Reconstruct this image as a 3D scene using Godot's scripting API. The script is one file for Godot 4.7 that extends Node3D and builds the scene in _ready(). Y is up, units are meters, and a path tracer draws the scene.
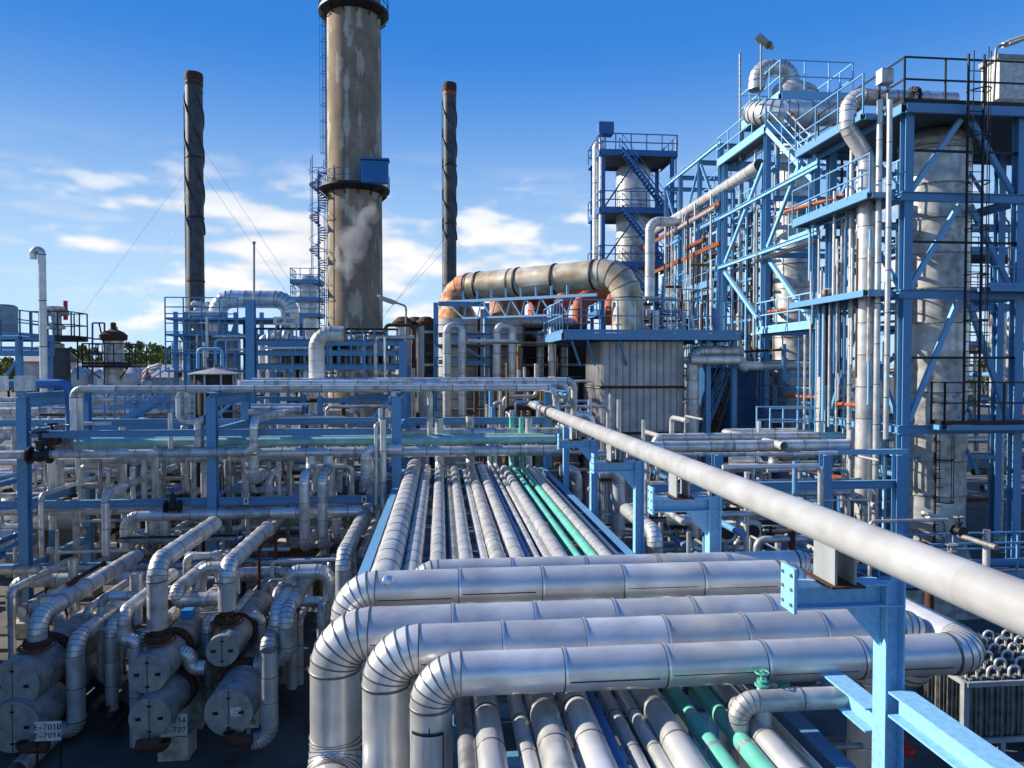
extends Node3D
# A refinery seen from a raised walkway. World axes follow the plant: x to the right, y up, -z away along the pipe rack; metres.
const F := 720.0
const EYE := Vector3(0, 7.2, 0)
var turn := Basis.from_euler(Vector3(deg_to_rad(-1.35), deg_to_rad(-5.63), 0))
var back := Basis()
var M := {}
var meshes := {}
var taken := {}
var rng := RandomNumberGenerator.new()

# ---------------------------------------------------------------- survey: where a sight line meets a plane of the plant
func sight(px: float, py: float) -> Vector3:
	return turn * Vector3((px - 512.0) / F, (384.0 - py) / F, -1.0)
func at(px: float, py: float, d: float) -> Vector3:
	var r := sight(px, py)
	return EYE + r * (d / -r.z)
func on(px: float, py: float, y := 0.0) -> Vector3:
	var r := sight(px, py)
	return EYE + r * ((y - EYE.y) / r.y)
func slide(p: Vector3, axis: int, k: float, vertical: bool) -> Vector3:
	# moves p along one axis until it lies on the sight plane k
	var q := p
	q[axis] = 0.0
	var v := back * (q - EYE)
	var e := Vector3.ZERO
	e[axis] = 1.0
	var b := back * e
	var u := (384.0 - k) / F if vertical else (k - 512.0) / F
	q[axis] = -(v.y + u * v.z) / (b.y + u * b.z) if vertical else -(v.x + u * v.z) / (b.x + u * b.z)
	return q
func route(start: Vector3, steps: String) -> Array:
	# steps: x400 / q400 slide along x / z to sight column 400; y300 slide up or down to sight row 300; z20 to 20 m away; X Y Z move by metres; H to a height
	var pts := [start]
	var p := start
	for s in steps.split(" ", false):
		var n := s.substr(1).to_float()
		match s[0]:
			"x": p = slide(p, 0, n, false)
			"q": p = slide(p, 2, n, false)
			"y": p = slide(p, 1, n, true)
			"z": p.z = -n
			"X": p.x += n
			"Y": p.y += n
			"Z": p.z -= n
			"H": p.y = n
		if p.distance_to(pts[-1]) > 0.01:
			pts.append(p)
	return pts

func nth(i: int) -> String:
	return ["leftmost", "second from the left", "third from the left", "fourth from the left", "fifth from the left", "sixth from the left", "seventh from the left", "eighth from the left", "ninth from the left", "tenth from the left", "eleventh from the left", "twelfth from the left", "thirteenth from the left", "fourteenth from the left", "fifteenth from the left", "sixteenth from the left", "seventeenth from the left", "eighteenth from the left", "nineteenth from the left", "twentieth from the left"][i]
func plate(parent: Node3D, called: String, x0: float, y0: float, x1: float, y1: float, d: float, thick: float, m: Material) -> MeshInstance3D:
	# an upright box whose front face, d metres away, fills the sight rectangle
	var a := at(x0, y1, d)
	var b := at(x1, y0, d)
	return slab(parent, called, Vector3(a.x, a.y, -d - thick), Vector3(b.x, b.y, -d), m)

# ---------------------------------------------------------------- nodes
func numbered(called: String) -> String:
	var n: int = taken.get(called, 0)
	taken[called] = n + 1
	return called if n == 0 else "%s_%03d" % [called, n]
func thing(called: String, label: String, category: String, where: Vector3, group := "") -> Node3D:
	var o := Node3D.new()
	o.name = numbered(called)
	add_child(o)
	o.position = where
	o.set_meta("label", label)
	o.set_meta("category", category)
	if group != "":
		o.set_meta("group", group)
	return o
func holder(parent: Node3D, called: String) -> Node3D:
	var o := Node3D.new()
	o.name = called
	parent.add_child(o, true)
	return o
func origin_of(n: Node3D) -> Vector3:
	var p := Vector3.ZERO
	var c: Node = n
	while c is Node3D and c != self:
		p += c.position
		c = c.get_parent()
	return p
func put(parent: Node3D, called: String, mesh: Mesh, mat: Material, x: Transform3D) -> MeshInstance3D:
	var o := MeshInstance3D.new()
	o.name = called
	o.mesh = mesh
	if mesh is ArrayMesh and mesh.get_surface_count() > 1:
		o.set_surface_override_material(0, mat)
		o.set_surface_override_material(1, M.joint_shade)
	else:
		o.material_override = mat
	parent.add_child(o, true)
	x.origin -= origin_of(parent)
	o.transform = x
	return o
func structure(called: String, mesh: Mesh, mat: Material, x: Transform3D) -> MeshInstance3D:
	var o := put(self, called, mesh, mat, x)
	o.set_meta("kind", "structure")
	return o

# ---------------------------------------------------------------- shapes (cached and shared)
func mesh_of(v: PackedVector3Array, n: PackedVector3Array, uv := PackedVector2Array(), c := PackedColorArray()) -> ArrayMesh:
	var a := []
	a.resize(Mesh.ARRAY_MAX)
	a[Mesh.ARRAY_VERTEX] = v
	a[Mesh.ARRAY_NORMAL] = n
	if uv.size():
		a[Mesh.ARRAY_TEX_UV] = uv
	if c.size():
		a[Mesh.ARRAY_COLOR] = c
	var m := ArrayMesh.new()
	m.add_surface_from_arrays(Mesh.PRIMITIVE_TRIANGLES, a)
	return m
func add_surface(m: ArrayMesh, v: PackedVector3Array, n: PackedVector3Array) -> void:
	var a := []
	a.resize(Mesh.ARRAY_MAX)
	a[Mesh.ARRAY_VERTEX] = v
	a[Mesh.ARRAY_NORMAL] = n
	m.add_surface_from_arrays(Mesh.PRIMITIVE_TRIANGLES, a)
func quad(v: PackedVector3Array, n: PackedVector3Array, a: Vector3, b: Vector3, c: Vector3, d: Vector3, na: Vector3, nb: Vector3, nc: Vector3, nd: Vector3) -> void:
	# wound so that the front faces the normals
	if (b - a).cross(c - a).dot(na + nb + nc) > 0.0:
		v.append_array([a, c, b, a, d, c])
		n.append_array([na, nc, nb, na, nd, nc])
	else:
		v.append_array([a, b, c, a, c, d])
		n.append_array([na, nb, nc, na, nc, nd])
func box_mesh() -> Mesh:
	if not meshes.has("box"):
		var b := BoxMesh.new()
		b.size = Vector3.ONE
		meshes["box"] = b
	return meshes["box"]
func lathe(key: String, prof: Array, sides: int, smooth := false) -> Mesh:
	# prof: [r, y] pairs from bottom to top about the y axis
	if meshes.has(key):
		return meshes[key]
	var v := PackedVector3Array()
	var n := PackedVector3Array()
	var uv := PackedVector2Array()
	var total := 0.0
	for i in prof.size() - 1:
		total += Vector2(prof[i][0], prof[i][1]).distance_to(Vector2(prof[i + 1][0], prof[i + 1][1]))
	var run := 0.0
	for i in prof.size() - 1:
		var a := Vector2(prof[i][0], prof[i][1])
		var b := Vector2(prof[i + 1][0], prof[i + 1][1])
		var sl := (b - a).normalized()
		var nn := [Vector2(sl.y, -sl.x), Vector2(sl.y, -sl.x)]
		if smooth:
			if i > 0:
				var p := (a - Vector2(prof[i - 1][0], prof[i - 1][1])).normalized()
				nn[0] = (nn[0] + Vector2(p.y, -p.x)).normalized()
			if i < prof.size() - 2:
				var p := (Vector2(prof[i + 2][0], prof[i + 2][1]) - b).normalized()
				nn[1] = (nn[1] + Vector2(p.y, -p.x)).normalized()
		var r2 := run + a.distance_to(b)
		for k in sides:
			var t0 := TAU * k / sides
			var t1 := TAU * (k + 1) / sides
			var d0 := Vector3(cos(t0), 0, sin(t0))
			var d1 := Vector3(cos(t1), 0, sin(t1))
			var p := [d0 * a.x + Vector3.UP * a.y, d1 * a.x + Vector3.UP * a.y, d1 * b.x + Vector3.UP * b.y, d0 * b.x + Vector3.UP * b.y]
			var q := [d0 * nn[0].x + Vector3.UP * nn[0].y, d1 * nn[0].x + Vector3.UP * nn[0].y, d1 * nn[1].x + Vector3.UP * nn[1].y, d0 * nn[1].x + Vector3.UP * nn[1].y]
			var u := [Vector2(float(k) / sides, 1.0 - run / total), Vector2(float(k + 1) / sides, 1.0 - run / total), Vector2(float(k + 1) / sides, 1.0 - r2 / total), Vector2(float(k) / sides, 1.0 - r2 / total)]
			for j in [0, 1, 2, 0, 2, 3]:
				v.append(p[j])
				n.append(q[j])
				uv.append(u[j])
		run = r2
	# keep clockwise fronts
	for i in range(0, v.size(), 3):
		if (v[i + 1] - v[i]).cross(v[i + 2] - v[i]).dot(n[i] + n[i + 1] + n[i + 2]) > 0.0:
			var t := v[i + 1]; v[i + 1] = v[i + 2]; v[i + 2] = t
			t = n[i + 1]; n[i + 1] = n[i + 2]; n[i + 2] = t
			var t2 := uv[i + 1]; uv[i + 1] = uv[i + 2]; uv[i + 2] = t2
	meshes[key] = mesh_of(v, n, uv)
	return meshes[key]
func rod_mesh(sides := 10) -> Mesh:
	return lathe("rod%d" % sides, [[0.0, -0.5], [1.0, -0.5], [1.0, 0.5], [0.0, 0.5]], sides)
func sleeve_mesh(sides: int, variant := 0) -> Mesh:
	# one length of sheet-metal jacket: a lapped seam along it, a raised joint at one end in gap-shadow grey and, on the finer ones, sheet that is not quite true
	var key := "sleeve%d_%d" % [sides, variant]
	if meshes.has(key):
		return meshes[key]
	var v := PackedVector3Array()
	var n := PackedVector3Array()
	var vb := PackedVector3Array()
	var nb := PackedVector3Array()
	var rows := 12 if sides >= 24 else 1
	var wave := FastNoiseLite.new()
	wave.seed = 50 + variant
	wave.frequency = .55
	wave.fractal_octaves = 3
	var skin := func(t: float, y: float) -> float:
		var q := 0.0 if sides < 24 else .016 * wave.get_noise_3d(cos(t) * 1.5, y * 4.0, sin(t) * 1.5) * (1.0 - pow(absf(y) * 2.0, 6.0))
		return 1.0 + .03 * (1.0 - t / TAU) + q
	var normal := func(t: float, y: float) -> Vector3:
		var e := .02
		var dt: float = (skin.call(t + e, y) - skin.call(t - e, y)) / (2 * e)
		var dy: float = (skin.call(t, y + e) - skin.call(t, y - e)) / (2 * e)
		return (Vector3(cos(t), 0, sin(t)) - Vector3(-sin(t), 0, cos(t)) * (dt + .0048) - Vector3(0, dy, 0)).normalized()
	for i in rows:
		var y0 := lerpf(-.5, .477, float(i) / rows)
		var y1 := lerpf(-.5, .477, float(i + 1) / rows)
		for k in sides:
			var t0 := TAU * k / sides
			var t1 := TAU * (k + 1) / sides
			var d0 := Vector3(cos(t0), 0, sin(t0))
			var d1 := Vector3(cos(t1), 0, sin(t1))
			quad(v, n, d0 * skin.call(t0, y0) + Vector3.UP * y0, d1 * skin.call(t1, y0) + Vector3.UP * y0, d1 * skin.call(t1, y1) + Vector3.UP * y1, d0 * skin.call(t0, y1) + Vector3.UP * y1, normal.call(t0, y0), normal.call(t1, y0), normal.call(t1, y1), normal.call(t0, y1))
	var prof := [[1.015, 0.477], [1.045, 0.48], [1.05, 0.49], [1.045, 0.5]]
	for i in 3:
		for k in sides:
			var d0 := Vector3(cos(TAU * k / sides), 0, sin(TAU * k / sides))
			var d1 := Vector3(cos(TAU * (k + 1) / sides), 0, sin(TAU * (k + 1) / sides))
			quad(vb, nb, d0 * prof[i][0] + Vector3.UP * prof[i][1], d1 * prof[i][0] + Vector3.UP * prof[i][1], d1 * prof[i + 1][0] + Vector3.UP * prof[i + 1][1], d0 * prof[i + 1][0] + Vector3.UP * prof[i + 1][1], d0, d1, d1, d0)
	var e := Vector3(1, 0, 0)
	quad(v, n, e * 1.03 - Vector3.UP * 0.5, e - Vector3.UP * 0.5, e + Vector3.UP * 0.477, e * 1.03 + Vector3.UP * 0.477, -Vector3.BACK, -Vector3.BACK, -Vector3.BACK, -Vector3.BACK)
	meshes[key] = mesh_of(v, n)
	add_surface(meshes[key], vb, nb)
	return meshes[key]
func elbow_mesh(k: float, angle: float, gores: int, sides: int, plain := false) -> Mesh:
	# starts at the origin running along +x, turns towards +y; pipe radius 1, bend radius k
	var key := "elbow%.2f_%.3f_%d_%d_%s" % [k, angle, gores, sides, plain]
	if meshes.has(key):
		return meshes[key]
	var v := PackedVector3Array()
	var n := PackedVector3Array()
	var ring := func(t: float, r: float, s: int) -> Array:
		var c := Vector3(sin(t) * k, k - cos(t) * k, 0)
		var up := Vector3(-sin(t), cos(t), 0)
		var w := TAU * s / sides
		var o: Vector3 = up * cos(w) + Vector3(0, 0, 1) * sin(w)
		return [c + o * r, o]
	for g in gores:
		var t0 := angle * g / gores
		var t1 := angle * (g + 1) / gores
		var tm := (t0 + t1) * 0.5
		for s in sides:
			var grow := 1.0 if plain else 1.035
			var a = ring.call(t0, 1.0, s); var b = ring.call(t0, 1.0, s + 1)
			var c = ring.call(t1, grow, s + 1); var d = ring.call(t1, grow, s)
			if plain:
				quad(v, n, a[0], b[0], c[0], d[0], a[1], b[1], c[1], d[1])
			else:
				var m0: Vector3 = ring.call(tm, 1.0, s)[1]; var m1: Vector3 = ring.call(tm, 1.0, s + 1)[1]
				quad(v, n, a[0], b[0], c[0], d[0], m0, m1, m1, m0)
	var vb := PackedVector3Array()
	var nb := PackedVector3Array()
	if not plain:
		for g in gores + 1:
			# the lap where a gore ends over the next one, coloured for its gap shadow
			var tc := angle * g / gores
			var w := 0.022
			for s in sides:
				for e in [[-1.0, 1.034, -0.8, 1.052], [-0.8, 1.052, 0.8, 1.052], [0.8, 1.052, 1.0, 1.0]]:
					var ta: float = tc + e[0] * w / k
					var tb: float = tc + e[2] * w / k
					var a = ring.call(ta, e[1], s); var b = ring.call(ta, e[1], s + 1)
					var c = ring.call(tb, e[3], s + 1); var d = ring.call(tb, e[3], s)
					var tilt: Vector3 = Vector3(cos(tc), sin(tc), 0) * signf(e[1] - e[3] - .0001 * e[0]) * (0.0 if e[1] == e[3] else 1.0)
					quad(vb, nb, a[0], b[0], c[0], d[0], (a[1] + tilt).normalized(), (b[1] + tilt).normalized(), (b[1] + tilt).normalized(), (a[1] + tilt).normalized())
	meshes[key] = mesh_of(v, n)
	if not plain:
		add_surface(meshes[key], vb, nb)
	return meshes[key]
func section_mesh(kind: String) -> Mesh:
	# steel sections of unit size swept 1 m along z, web upright: I, U (channel), L (angle)
	if meshes.has(kind):
		return meshes[kind]
	var outline := PackedVector2Array()
	match kind:
		"I": outline = PackedVector2Array([Vector2(-.5, -.5), Vector2(.5, -.5), Vector2(.5, -.42), Vector2(.05, -.42), Vector2(.05, .42), Vector2(.5, .42), Vector2(.5, .5), Vector2(-.5, .5), Vector2(-.5, .42), Vector2(-.05, .42), Vector2(-.05, -.42), Vector2(-.5, -.42)])
		"U": outline = PackedVector2Array([Vector2(-.5, -.5), Vector2(.5, -.5), Vector2(.5, -.4), Vector2(-.35, -.4), Vector2(-.35, .4), Vector2(.5, .4), Vector2(.5, .5), Vector2(-.5, .5)])
		"L": outline = PackedVector2Array([Vector2(-.5, -.5), Vector2(.5, -.5), Vector2(.5, -.36), Vector2(-.36, -.36), Vector2(-.36, .5), Vector2(-.5, .5)])
	var v := PackedVector3Array()
	var n := PackedVector3Array()
	var m := outline.size()
	for i in m:
		var a := outline[i]
		var b := outline[(i + 1) % m]
		var o := (b - a).normalized()
		var nn := Vector3(o.y, -o.x, 0)
		quad(v, n, Vector3(a.x, a.y, -.5), Vector3(b.x, b.y, -.5), Vector3(b.x, b.y, .5), Vector3(a.x, a.y, .5), nn, nn, nn, nn)
	var tri := Geometry2D.triangulate_polygon(outline)
	for z in [-.5, .5]:
		for i in range(0, tri.size(), 3):
			var p := [Vector3(outline[tri[i]].x, outline[tri[i]].y, z), Vector3(outline[tri[i + 1]].x, outline[tri[i + 1]].y, z), Vector3(outline[tri[i + 2]].x, outline[tri[i + 2]].y, z)]
			var nn := Vector3(0, 0, signf(z))
			if (p[1] - p[0]).cross(p[2] - p[0]).dot(nn) > 0.0:
				p = [p[0], p[2], p[1]]
			v.append_array(p)
			n.append_array([nn, nn, nn])
	meshes[kind] = mesh_of(v, n)
	return meshes[kind]
func flange_mesh() -> Mesh:
	# a bolted joint about the y axis, pipe radius 1
	if meshes.has("flange"):
		return meshes["flange"]
	var st := SurfaceTool.new()
	st.begin(Mesh.PRIMITIVE_TRIANGLES)
	st.append_from(lathe("flange_disc", [[1.0, -.36], [1.55, -.34], [1.6, -.3], [1.6, -.06], [1.5, -.03], [1.5, .03], [1.6, .06], [1.6, .3], [1.55, .34], [1.0, .36]], 20), 0, Transform3D())
	for k in 10:
		var t := TAU * k / 10
		st.append_from(lathe("bolt6", [[0.0, -.5], [1.0, -.5], [1.0, .5], [0.0, .5]], 6), 0, Transform3D(Basis().scaled(Vector3(.11, 1.05, .11)), Vector3(cos(t), 0, sin(t)) * 1.36))
	meshes["flange"] = st.commit()
	return meshes["flange"]
func torus_mesh(key: String, ring: float, r: float, sides := 24, around := 8) -> Mesh:
	var prof := []
	for i in around + 1:
		var t := TAU * i / around
		prof.append([ring + sin(t) * r, -cos(t) * r])
	return lathe(key, prof, sides, true)

# ---------------------------------------------------------------- placing shapes
func along(a: Vector3, b: Vector3, rx: float, rz: float, spin := 0.0) -> Transform3D:
	# unit shape about y stretched from a to b
	var y := b - a
	var l := y.length()
	var u := y / l
	var h := Vector3.UP if absf(u.y) < 0.95 else Vector3.BACK
	var x := h.cross(u).normalized()
	var z := x.cross(u)
	if spin != 0.0:
		x = x.rotated(u, spin)
		z = z.rotated(u, spin)
	return Transform3D(Basis(x * rx, u * l, z * rz), (a + b) * 0.5)
func sweep(a: Vector3, b: Vector3, w: float, h: float, flat := Vector3.UP) -> Transform3D:
	# unit section along z stretched from a to b, h upwards
	var z := b - a
	var l := z.length()
	var u := z / l
	var up := flat if absf(u.dot(flat)) < 0.95 else (Vector3.BACK if absf(u.z) < 0.95 else Vector3.RIGHT)
	var x := up.cross(u).normalized()
	var y := u.cross(x)
	return Transform3D(Basis(x * w, y * h, u * l), (a + b) * 0.5)
func rod(parent: Node3D, called: String, a: Vector3, b: Vector3, r: float, mat: Material, sides := 10) -> MeshInstance3D:
	return put(parent, called, rod_mesh(sides), mat, along(a, b, r, r))
func bar(parent: Node3D, called: String, a: Vector3, b: Vector3, w: float, h: float, mat: Material, flat := Vector3.UP) -> MeshInstance3D:
	return put(parent, called, box_mesh(), mat, sweep(a, b, w, h, flat))
func steel(parent: Node3D, called: String, a: Vector3, b: Vector3, w: float, h: float, mat: Material, kind := "I", flat := Vector3.UP) -> MeshInstance3D:
	return put(parent, called, section_mesh(kind), mat, sweep(a, b, w, h, flat))
func slab(parent: Node3D, called: String, lo: Vector3, hi: Vector3, mat: Material) -> MeshInstance3D:
	return put(parent, called, box_mesh(), mat, Transform3D(Basis().scaled((hi - lo).abs()), (lo + hi) * 0.5))
func turned(parent: Node3D, called: String, key: String, prof: Array, sides: int, mat: Material, where: Vector3, axis := Vector3.UP, s := 1.0, smooth := false) -> MeshInstance3D:
	var x := along(where - axis * 0.5, where + axis * 0.5, 1.0, 1.0)
	x.basis = x.basis.scaled_local(Vector3.ONE * s)
	return put(parent, called, lathe(key, prof, sides, smooth), mat, x)
func flange(parent: Node3D, where: Vector3, axis: Vector3, r: float, mat: Material, called := "flange") -> MeshInstance3D:
	return put(parent, called, flange_mesh(), mat, Transform3D(along(where - axis * 0.5, where + axis * 0.5, 1.0, 1.0).basis.scaled_local(Vector3.ONE * r), where))

# ---------------------------------------------------------------- pipes
# o: k bend radius in pipe diameters, sec length of a jacket section (0: one plain length), sides, plain (drawn elbows without gores), mats (list to vary)
func pipe(called: String, label: String, dia: float, mat, start: Vector3, steps: String, o := {}, group := "") -> Node3D:
	return pipe_pts(called, label, dia, mat, route(start, steps), o, group)
func pipe_pts(called: String, label: String, dia: float, mat, pts: Array, o := {}, group := "") -> Node3D:
	var low: Vector3 = pts[0]
	for p in pts:
		if p.y < low.y:
			low = p
	var t := thing(called, label, o.get("cat", "pipe"), low, group)
	lay(t, dia, mat, pts, o)
	return t
func lay(t: Node3D, dia: float, mat, pts: Array, o := {}) -> void:
	var r := dia * 0.5
	var k: float = o.get("k", 1.25)
	var sec: float = o.get("sec", 0.0)
	var sides: int = o.get("sides", 16)
	var plain: bool = o.get("plain", false)
	var mats: Array = mat if mat is Array else [mat]
	var n := pts.size()
	var trim := []
	var bends := []
	for i in n:
		var ang := 0.0
		if i > 0 and i < n - 1:
			ang = (pts[i] - pts[i - 1]).angle_to(pts[i + 1] - pts[i])
		bends.append(ang)
		trim.append(0.0)
	for i in range(1, n - 1):
		if bends[i] > 0.05:
			var want := k * dia * tan(bends[i] * 0.5)
			var l0: float = pts[i].distance_to(pts[i - 1]) * (1.0 if i == 1 else 0.5)
			var l1: float = pts[i].distance_to(pts[i + 1]) * (1.0 if i == n - 2 else 0.5)
			trim[i] = minf(want, minf(l0, l1) * 0.999)
	for i in n - 1:
		var u: Vector3 = (pts[i + 1] - pts[i]).normalized()
		var a: Vector3 = pts[i] + u * trim[i]
		var b: Vector3 = pts[i + 1] - u * trim[i + 1]
		var l := a.distance_to(b)
		if l > 0.005:
			if sec <= 0.0 or l < sec * 0.35:
				put(t, "straight_length", rod_mesh(sides), mats[rng.randi() % mats.size()], along(a, b, r, r))
			else:
				var c := maxi(1, roundi(l / sec))
				for j in c:
					put(t, "jacket_section", sleeve_mesh(sides, rng.randi() % 5 if sides >= 24 else 0), mats[rng.randi() % mats.size()], along(a.lerp(b, float(j) / c), a.lerp(b, float(j + 1) / c), r * rng.randf_range(.988, 1.006), r * rng.randf_range(.988, 1.006), o.get("seam", 0.0) + rng.randf_range(-.5, .5) * o.get("jitter", 1.0)))
					if o.get("gap_lines", false) and l > 2.0:
						# dark strip drawing the gap along the lap, its dirt and shadow together
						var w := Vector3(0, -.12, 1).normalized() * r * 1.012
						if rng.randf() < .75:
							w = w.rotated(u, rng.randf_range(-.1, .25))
							bar(t, "seam_gap_line", a.lerp(b, (j + .03) / c) + w, a.lerp(b, (j + .9) / c) + w, .012, .007, M.black)
					if o.get("straps", false) and j > 0:
						var q: Vector3 = a.lerp(b, float(j) / c)
						put(t, "strap", lathe("strap_ring", [[1.0, -.5], [1.045, -.5], [1.05, 0], [1.045, .5], [1.0, .5]], 40), M.bright, along(q - u * .012, q + u * .012, r * 1.012, r * 1.012))
		if i < n - 2 and bends[i + 1] > 0.05:
			var w: Vector3 = (pts[i + 2] - pts[i + 1]).normalized()
			var y := (w - u * u.dot(w)).normalized()
			var kk: float = snappedf(trim[i + 1] / tan(bends[i + 1] * 0.5) / r, 0.01)
			var g := maxi(2, roundi(bends[i + 1] / (PI / 2) * o.get("gores", 6)))
			put(t, "elbow", elbow_mesh(maxf(kk, 1.05), snappedf(bends[i + 1], 0.001), g, sides, plain), mats[rng.randi() % mats.size()], Transform3D(Basis(u * r, y * r, u.cross(y) * r), b))
	if o.has("bands"):
		for f in o.bands:
			# [segment, share along it, half width in m]
			var a: Vector3 = pts[f[0]]
			var b: Vector3 = pts[f[0] + 1]
			var c := a.lerp(b, f[1])
			var u := (b - a).normalized()
			put(t, "strap", rod_mesh(sides), M.bright, along(c - u * f[2], c + u * f[2], r * 1.03, r * 1.03))

# ---------------------------------------------------------------- steelwork
func railing(parent: Node3D, a: Vector3, b: Vector3, mat: Material, h := 1.1, gap := 1.4, thick := 0.05, toe := true) -> void:
	var g := holder(parent, "railing")
	var l := a.distance_to(b)
	var c := maxi(1, roundi(l / gap))
	var up := Vector3.UP * h
	for i in c + 1:
		var p := a.lerp(b, float(i) / c)
		bar(g, "post", p, p + up, thick, thick, mat)
	for s in [1.0, 0.52]:
		bar(g, "rail", a + up * s, b + up * s, thick, thick, mat)
	if toe:
		bar(g, "toe_board", a + Vector3.UP * 0.08, b + Vector3.UP * 0.08, thick * 0.5, 0.14, mat)
func platform(parent: Node3D, x0: float, x1: float, d0: float, d1: float, y: float, sides: String, mat: Material, o := {}) -> void:
	# a grating floor at height y between x0..x1 and d0..d1 metres away, edge beams, railings on the sides named: f(ront) b(ack) l(eft) r(ight)
	var h: float = o.get("beam", 0.24)
	slab(parent, "grating_floor", Vector3(x0 + .02, y - 0.05, -d1 + .02), Vector3(x1 - .02, y - .004, -d0 - .02), M.grating)
	var p := [Vector3(x0, y - h * .5, -d0), Vector3(x1, y - h * .5, -d0), Vector3(x1, y - h * .5, -d1), Vector3(x0, y - h * .5, -d1)]
	for i in 4:
		var a: Vector3 = p[i]
		var b: Vector3 = p[(i + 1) % 4]
		var e := (b - a).normalized() * 0.06
		steel(parent, "edge_beam", a + e, b - e, 0.12, h, mat, "U")
	var up := Vector3.UP * (h * .5 + .003)
	var rm: Material = o.get("rail_mat", mat)
	var rh: float = o.get("rail", 1.2)
	var edge := {"f": [0, 1], "r": [1, 2], "b": [2, 3], "l": [3, 0]}
	for s in sides:
		railing(parent, p[edge[s][0]] + up, p[edge[s][1]] + up, rm, rh, o.get("gap", 1.4), o.get("thick", 0.05))
func ladder(parent: Node3D, a: Vector3, h: float, w: float, mat: Material, facing := Vector3.BACK, cage := true, step := 0.33) -> void:
	# upright ladder as a part
	var g := holder(parent, "ladder")
	var s := Vector3.UP.cross(facing).normalized() * (w * 0.5)
	for k in [-1.0, 1.0]:
		bar(g, "stile", a + s * k, a + s * k + Vector3.UP * h, 0.05, 0.07, mat)
	for i in int(h / step):
		var p := a + Vector3.UP * (i + 0.5) * step
		rod(g, "rung", p - s, p + s, 0.016, mat, 6)
	if cage:
		for i in int(h / 1.5):
			var y := 2.0 + i * 1.5
			if y < h:
				var pts := []
				for j in 7:
					var t: float = PI * j / 6
					pts.append(a + Vector3.UP * y + s * 1.25 * cos(t) + facing * (0.62 * w * 1.6 * sin(t)))
				for j in 6:
					bar(g, "cage_hoop", pts[j], pts[j + 1], 0.012, 0.05, mat)
		for j in [1, 3, 5]:
			var t: float = PI * j / 6
			var p: Vector3 = a + s * 1.25 * cos(t) + facing * (0.62 * w * 1.6 * sin(t))
			if h > 3.0:
				bar(g, "cage_strip", p + Vector3.UP * 2.0, p + Vector3.UP * h, 0.03, 0.012, mat)
func stair(parent: Node3D, a: Vector3, b: Vector3, w: float, mat: Material, side: Vector3, rails := true) -> void:
	var g := holder(parent, "stair")
	var s := side.normalized() * (w * .5)
	for k in [-1.0, 1.0]:
		bar(g, "stringer", a + s * k, b + s * k, 0.05, 0.2, mat)
		if rails:
			for e in [0.5, 1.0]:
				bar(g, "handrail", a + s * k + Vector3.UP * e, b + s * k + Vector3.UP * e, 0.04, 0.04, mat)
			for i in 4:
				var p: Vector3 = a.lerp(b, i / 3.0) + s * k
				bar(g, "baluster", p, p + Vector3.UP, 0.04, 0.04, mat)
	var c := maxi(3, int(absf(b.y - a.y) / 0.24))
	for i in range(1, c):
		var p := a.lerp(b, float(i) / c)
		var q := (b - a); q.y = 0
		q = q.normalized() * 0.12
		slab_oriented(g, "tread", p - s - q, p + s + q, 0.035, mat, q)
func slab_oriented(parent: Node3D, called: String, a: Vector3, b: Vector3, th: float, mat: Material, _q: Vector3) -> void:
	slab(parent, called, Vector3(minf(a.x, b.x), a.y - th * .5, minf(a.z, b.z)), Vector3(maxf(a.x, b.x), a.y + th * .5, maxf(a.z, b.z)), mat)
func valve(label: String, where: Vector3, size: float, axis: Vector3, body: Material, wheel: Material, group := "") -> void:
	var t := thing("gate_valve", label, "valve", where, group)
	turned(t, "body", "valve_body", [[0, -.5], [.42, -.5], [.42, -.38], [.24, -.34], [.34, -.12], [.34, .12], [.24, .34], [.42, .38], [.42, .5], [0, .5]], 12, body, where, axis, size)
	turned(t, "bonnet", "valve_bonnet", [[0, 0], [.2, 0], [.2, .45], [.3, .45], [.3, .55], [.1, .55], [.07, 1.05], [0, 1.05]], 10, body, where + Vector3.UP * .15 * size, Vector3.UP, size)
	put(t, "handwheel", torus_mesh("wheel", 0.36, 0.05, 16, 6), wheel, Transform3D(Basis().scaled(Vector3.ONE * size), where + Vector3.UP * 1.1 * size))
	for k in 2:
		var s := Vector3(.36, 0, 0).rotated(Vector3.UP, k * PI / 2) * size
		bar(t, "spoke", where + Vector3.UP * 1.1 * size - s, where + Vector3.UP * 1.1 * size + s, .06 * size, .05 * size, wheel)
func street_lamp(label: String, base: Vector3, top: Vector3, arm: Vector3, mat: Material, head := 0.9) -> void:
	# a post with a bent neck and a long lamp head
	var t := thing("floodlight_pole", label, "lamp", base, "lamp poles")
	lay(t, 0.09, mat, [base, top, top + arm * .5 + Vector3.UP * .15], {"plain": true, "k": 2.0, "sides": 8})
	var h := top + arm * .5 + Vector3.UP * .15
	var u := (arm + Vector3.UP * arm.length() * .35).normalized()
	put(t, "lamp_head", lathe("lamp_head", [[0, -.5], [.35, -.46], [.5, -.3], [.5, .36], [.3, .5], [0, .5]], 10), M.lamp_body, along(h - u * .1, h + u * head, .3, .16))
	var c := along(h + u * .05, h + u * head * .85, .22, .06)
	c.origin -= Vector3.UP * .08
	put(t, "lens", lathe("lamp_lens", [[0, -.5], [.9, -.45], [1, 0], [.9, .45], [0, .5]], 10), M.lens, c)

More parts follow.
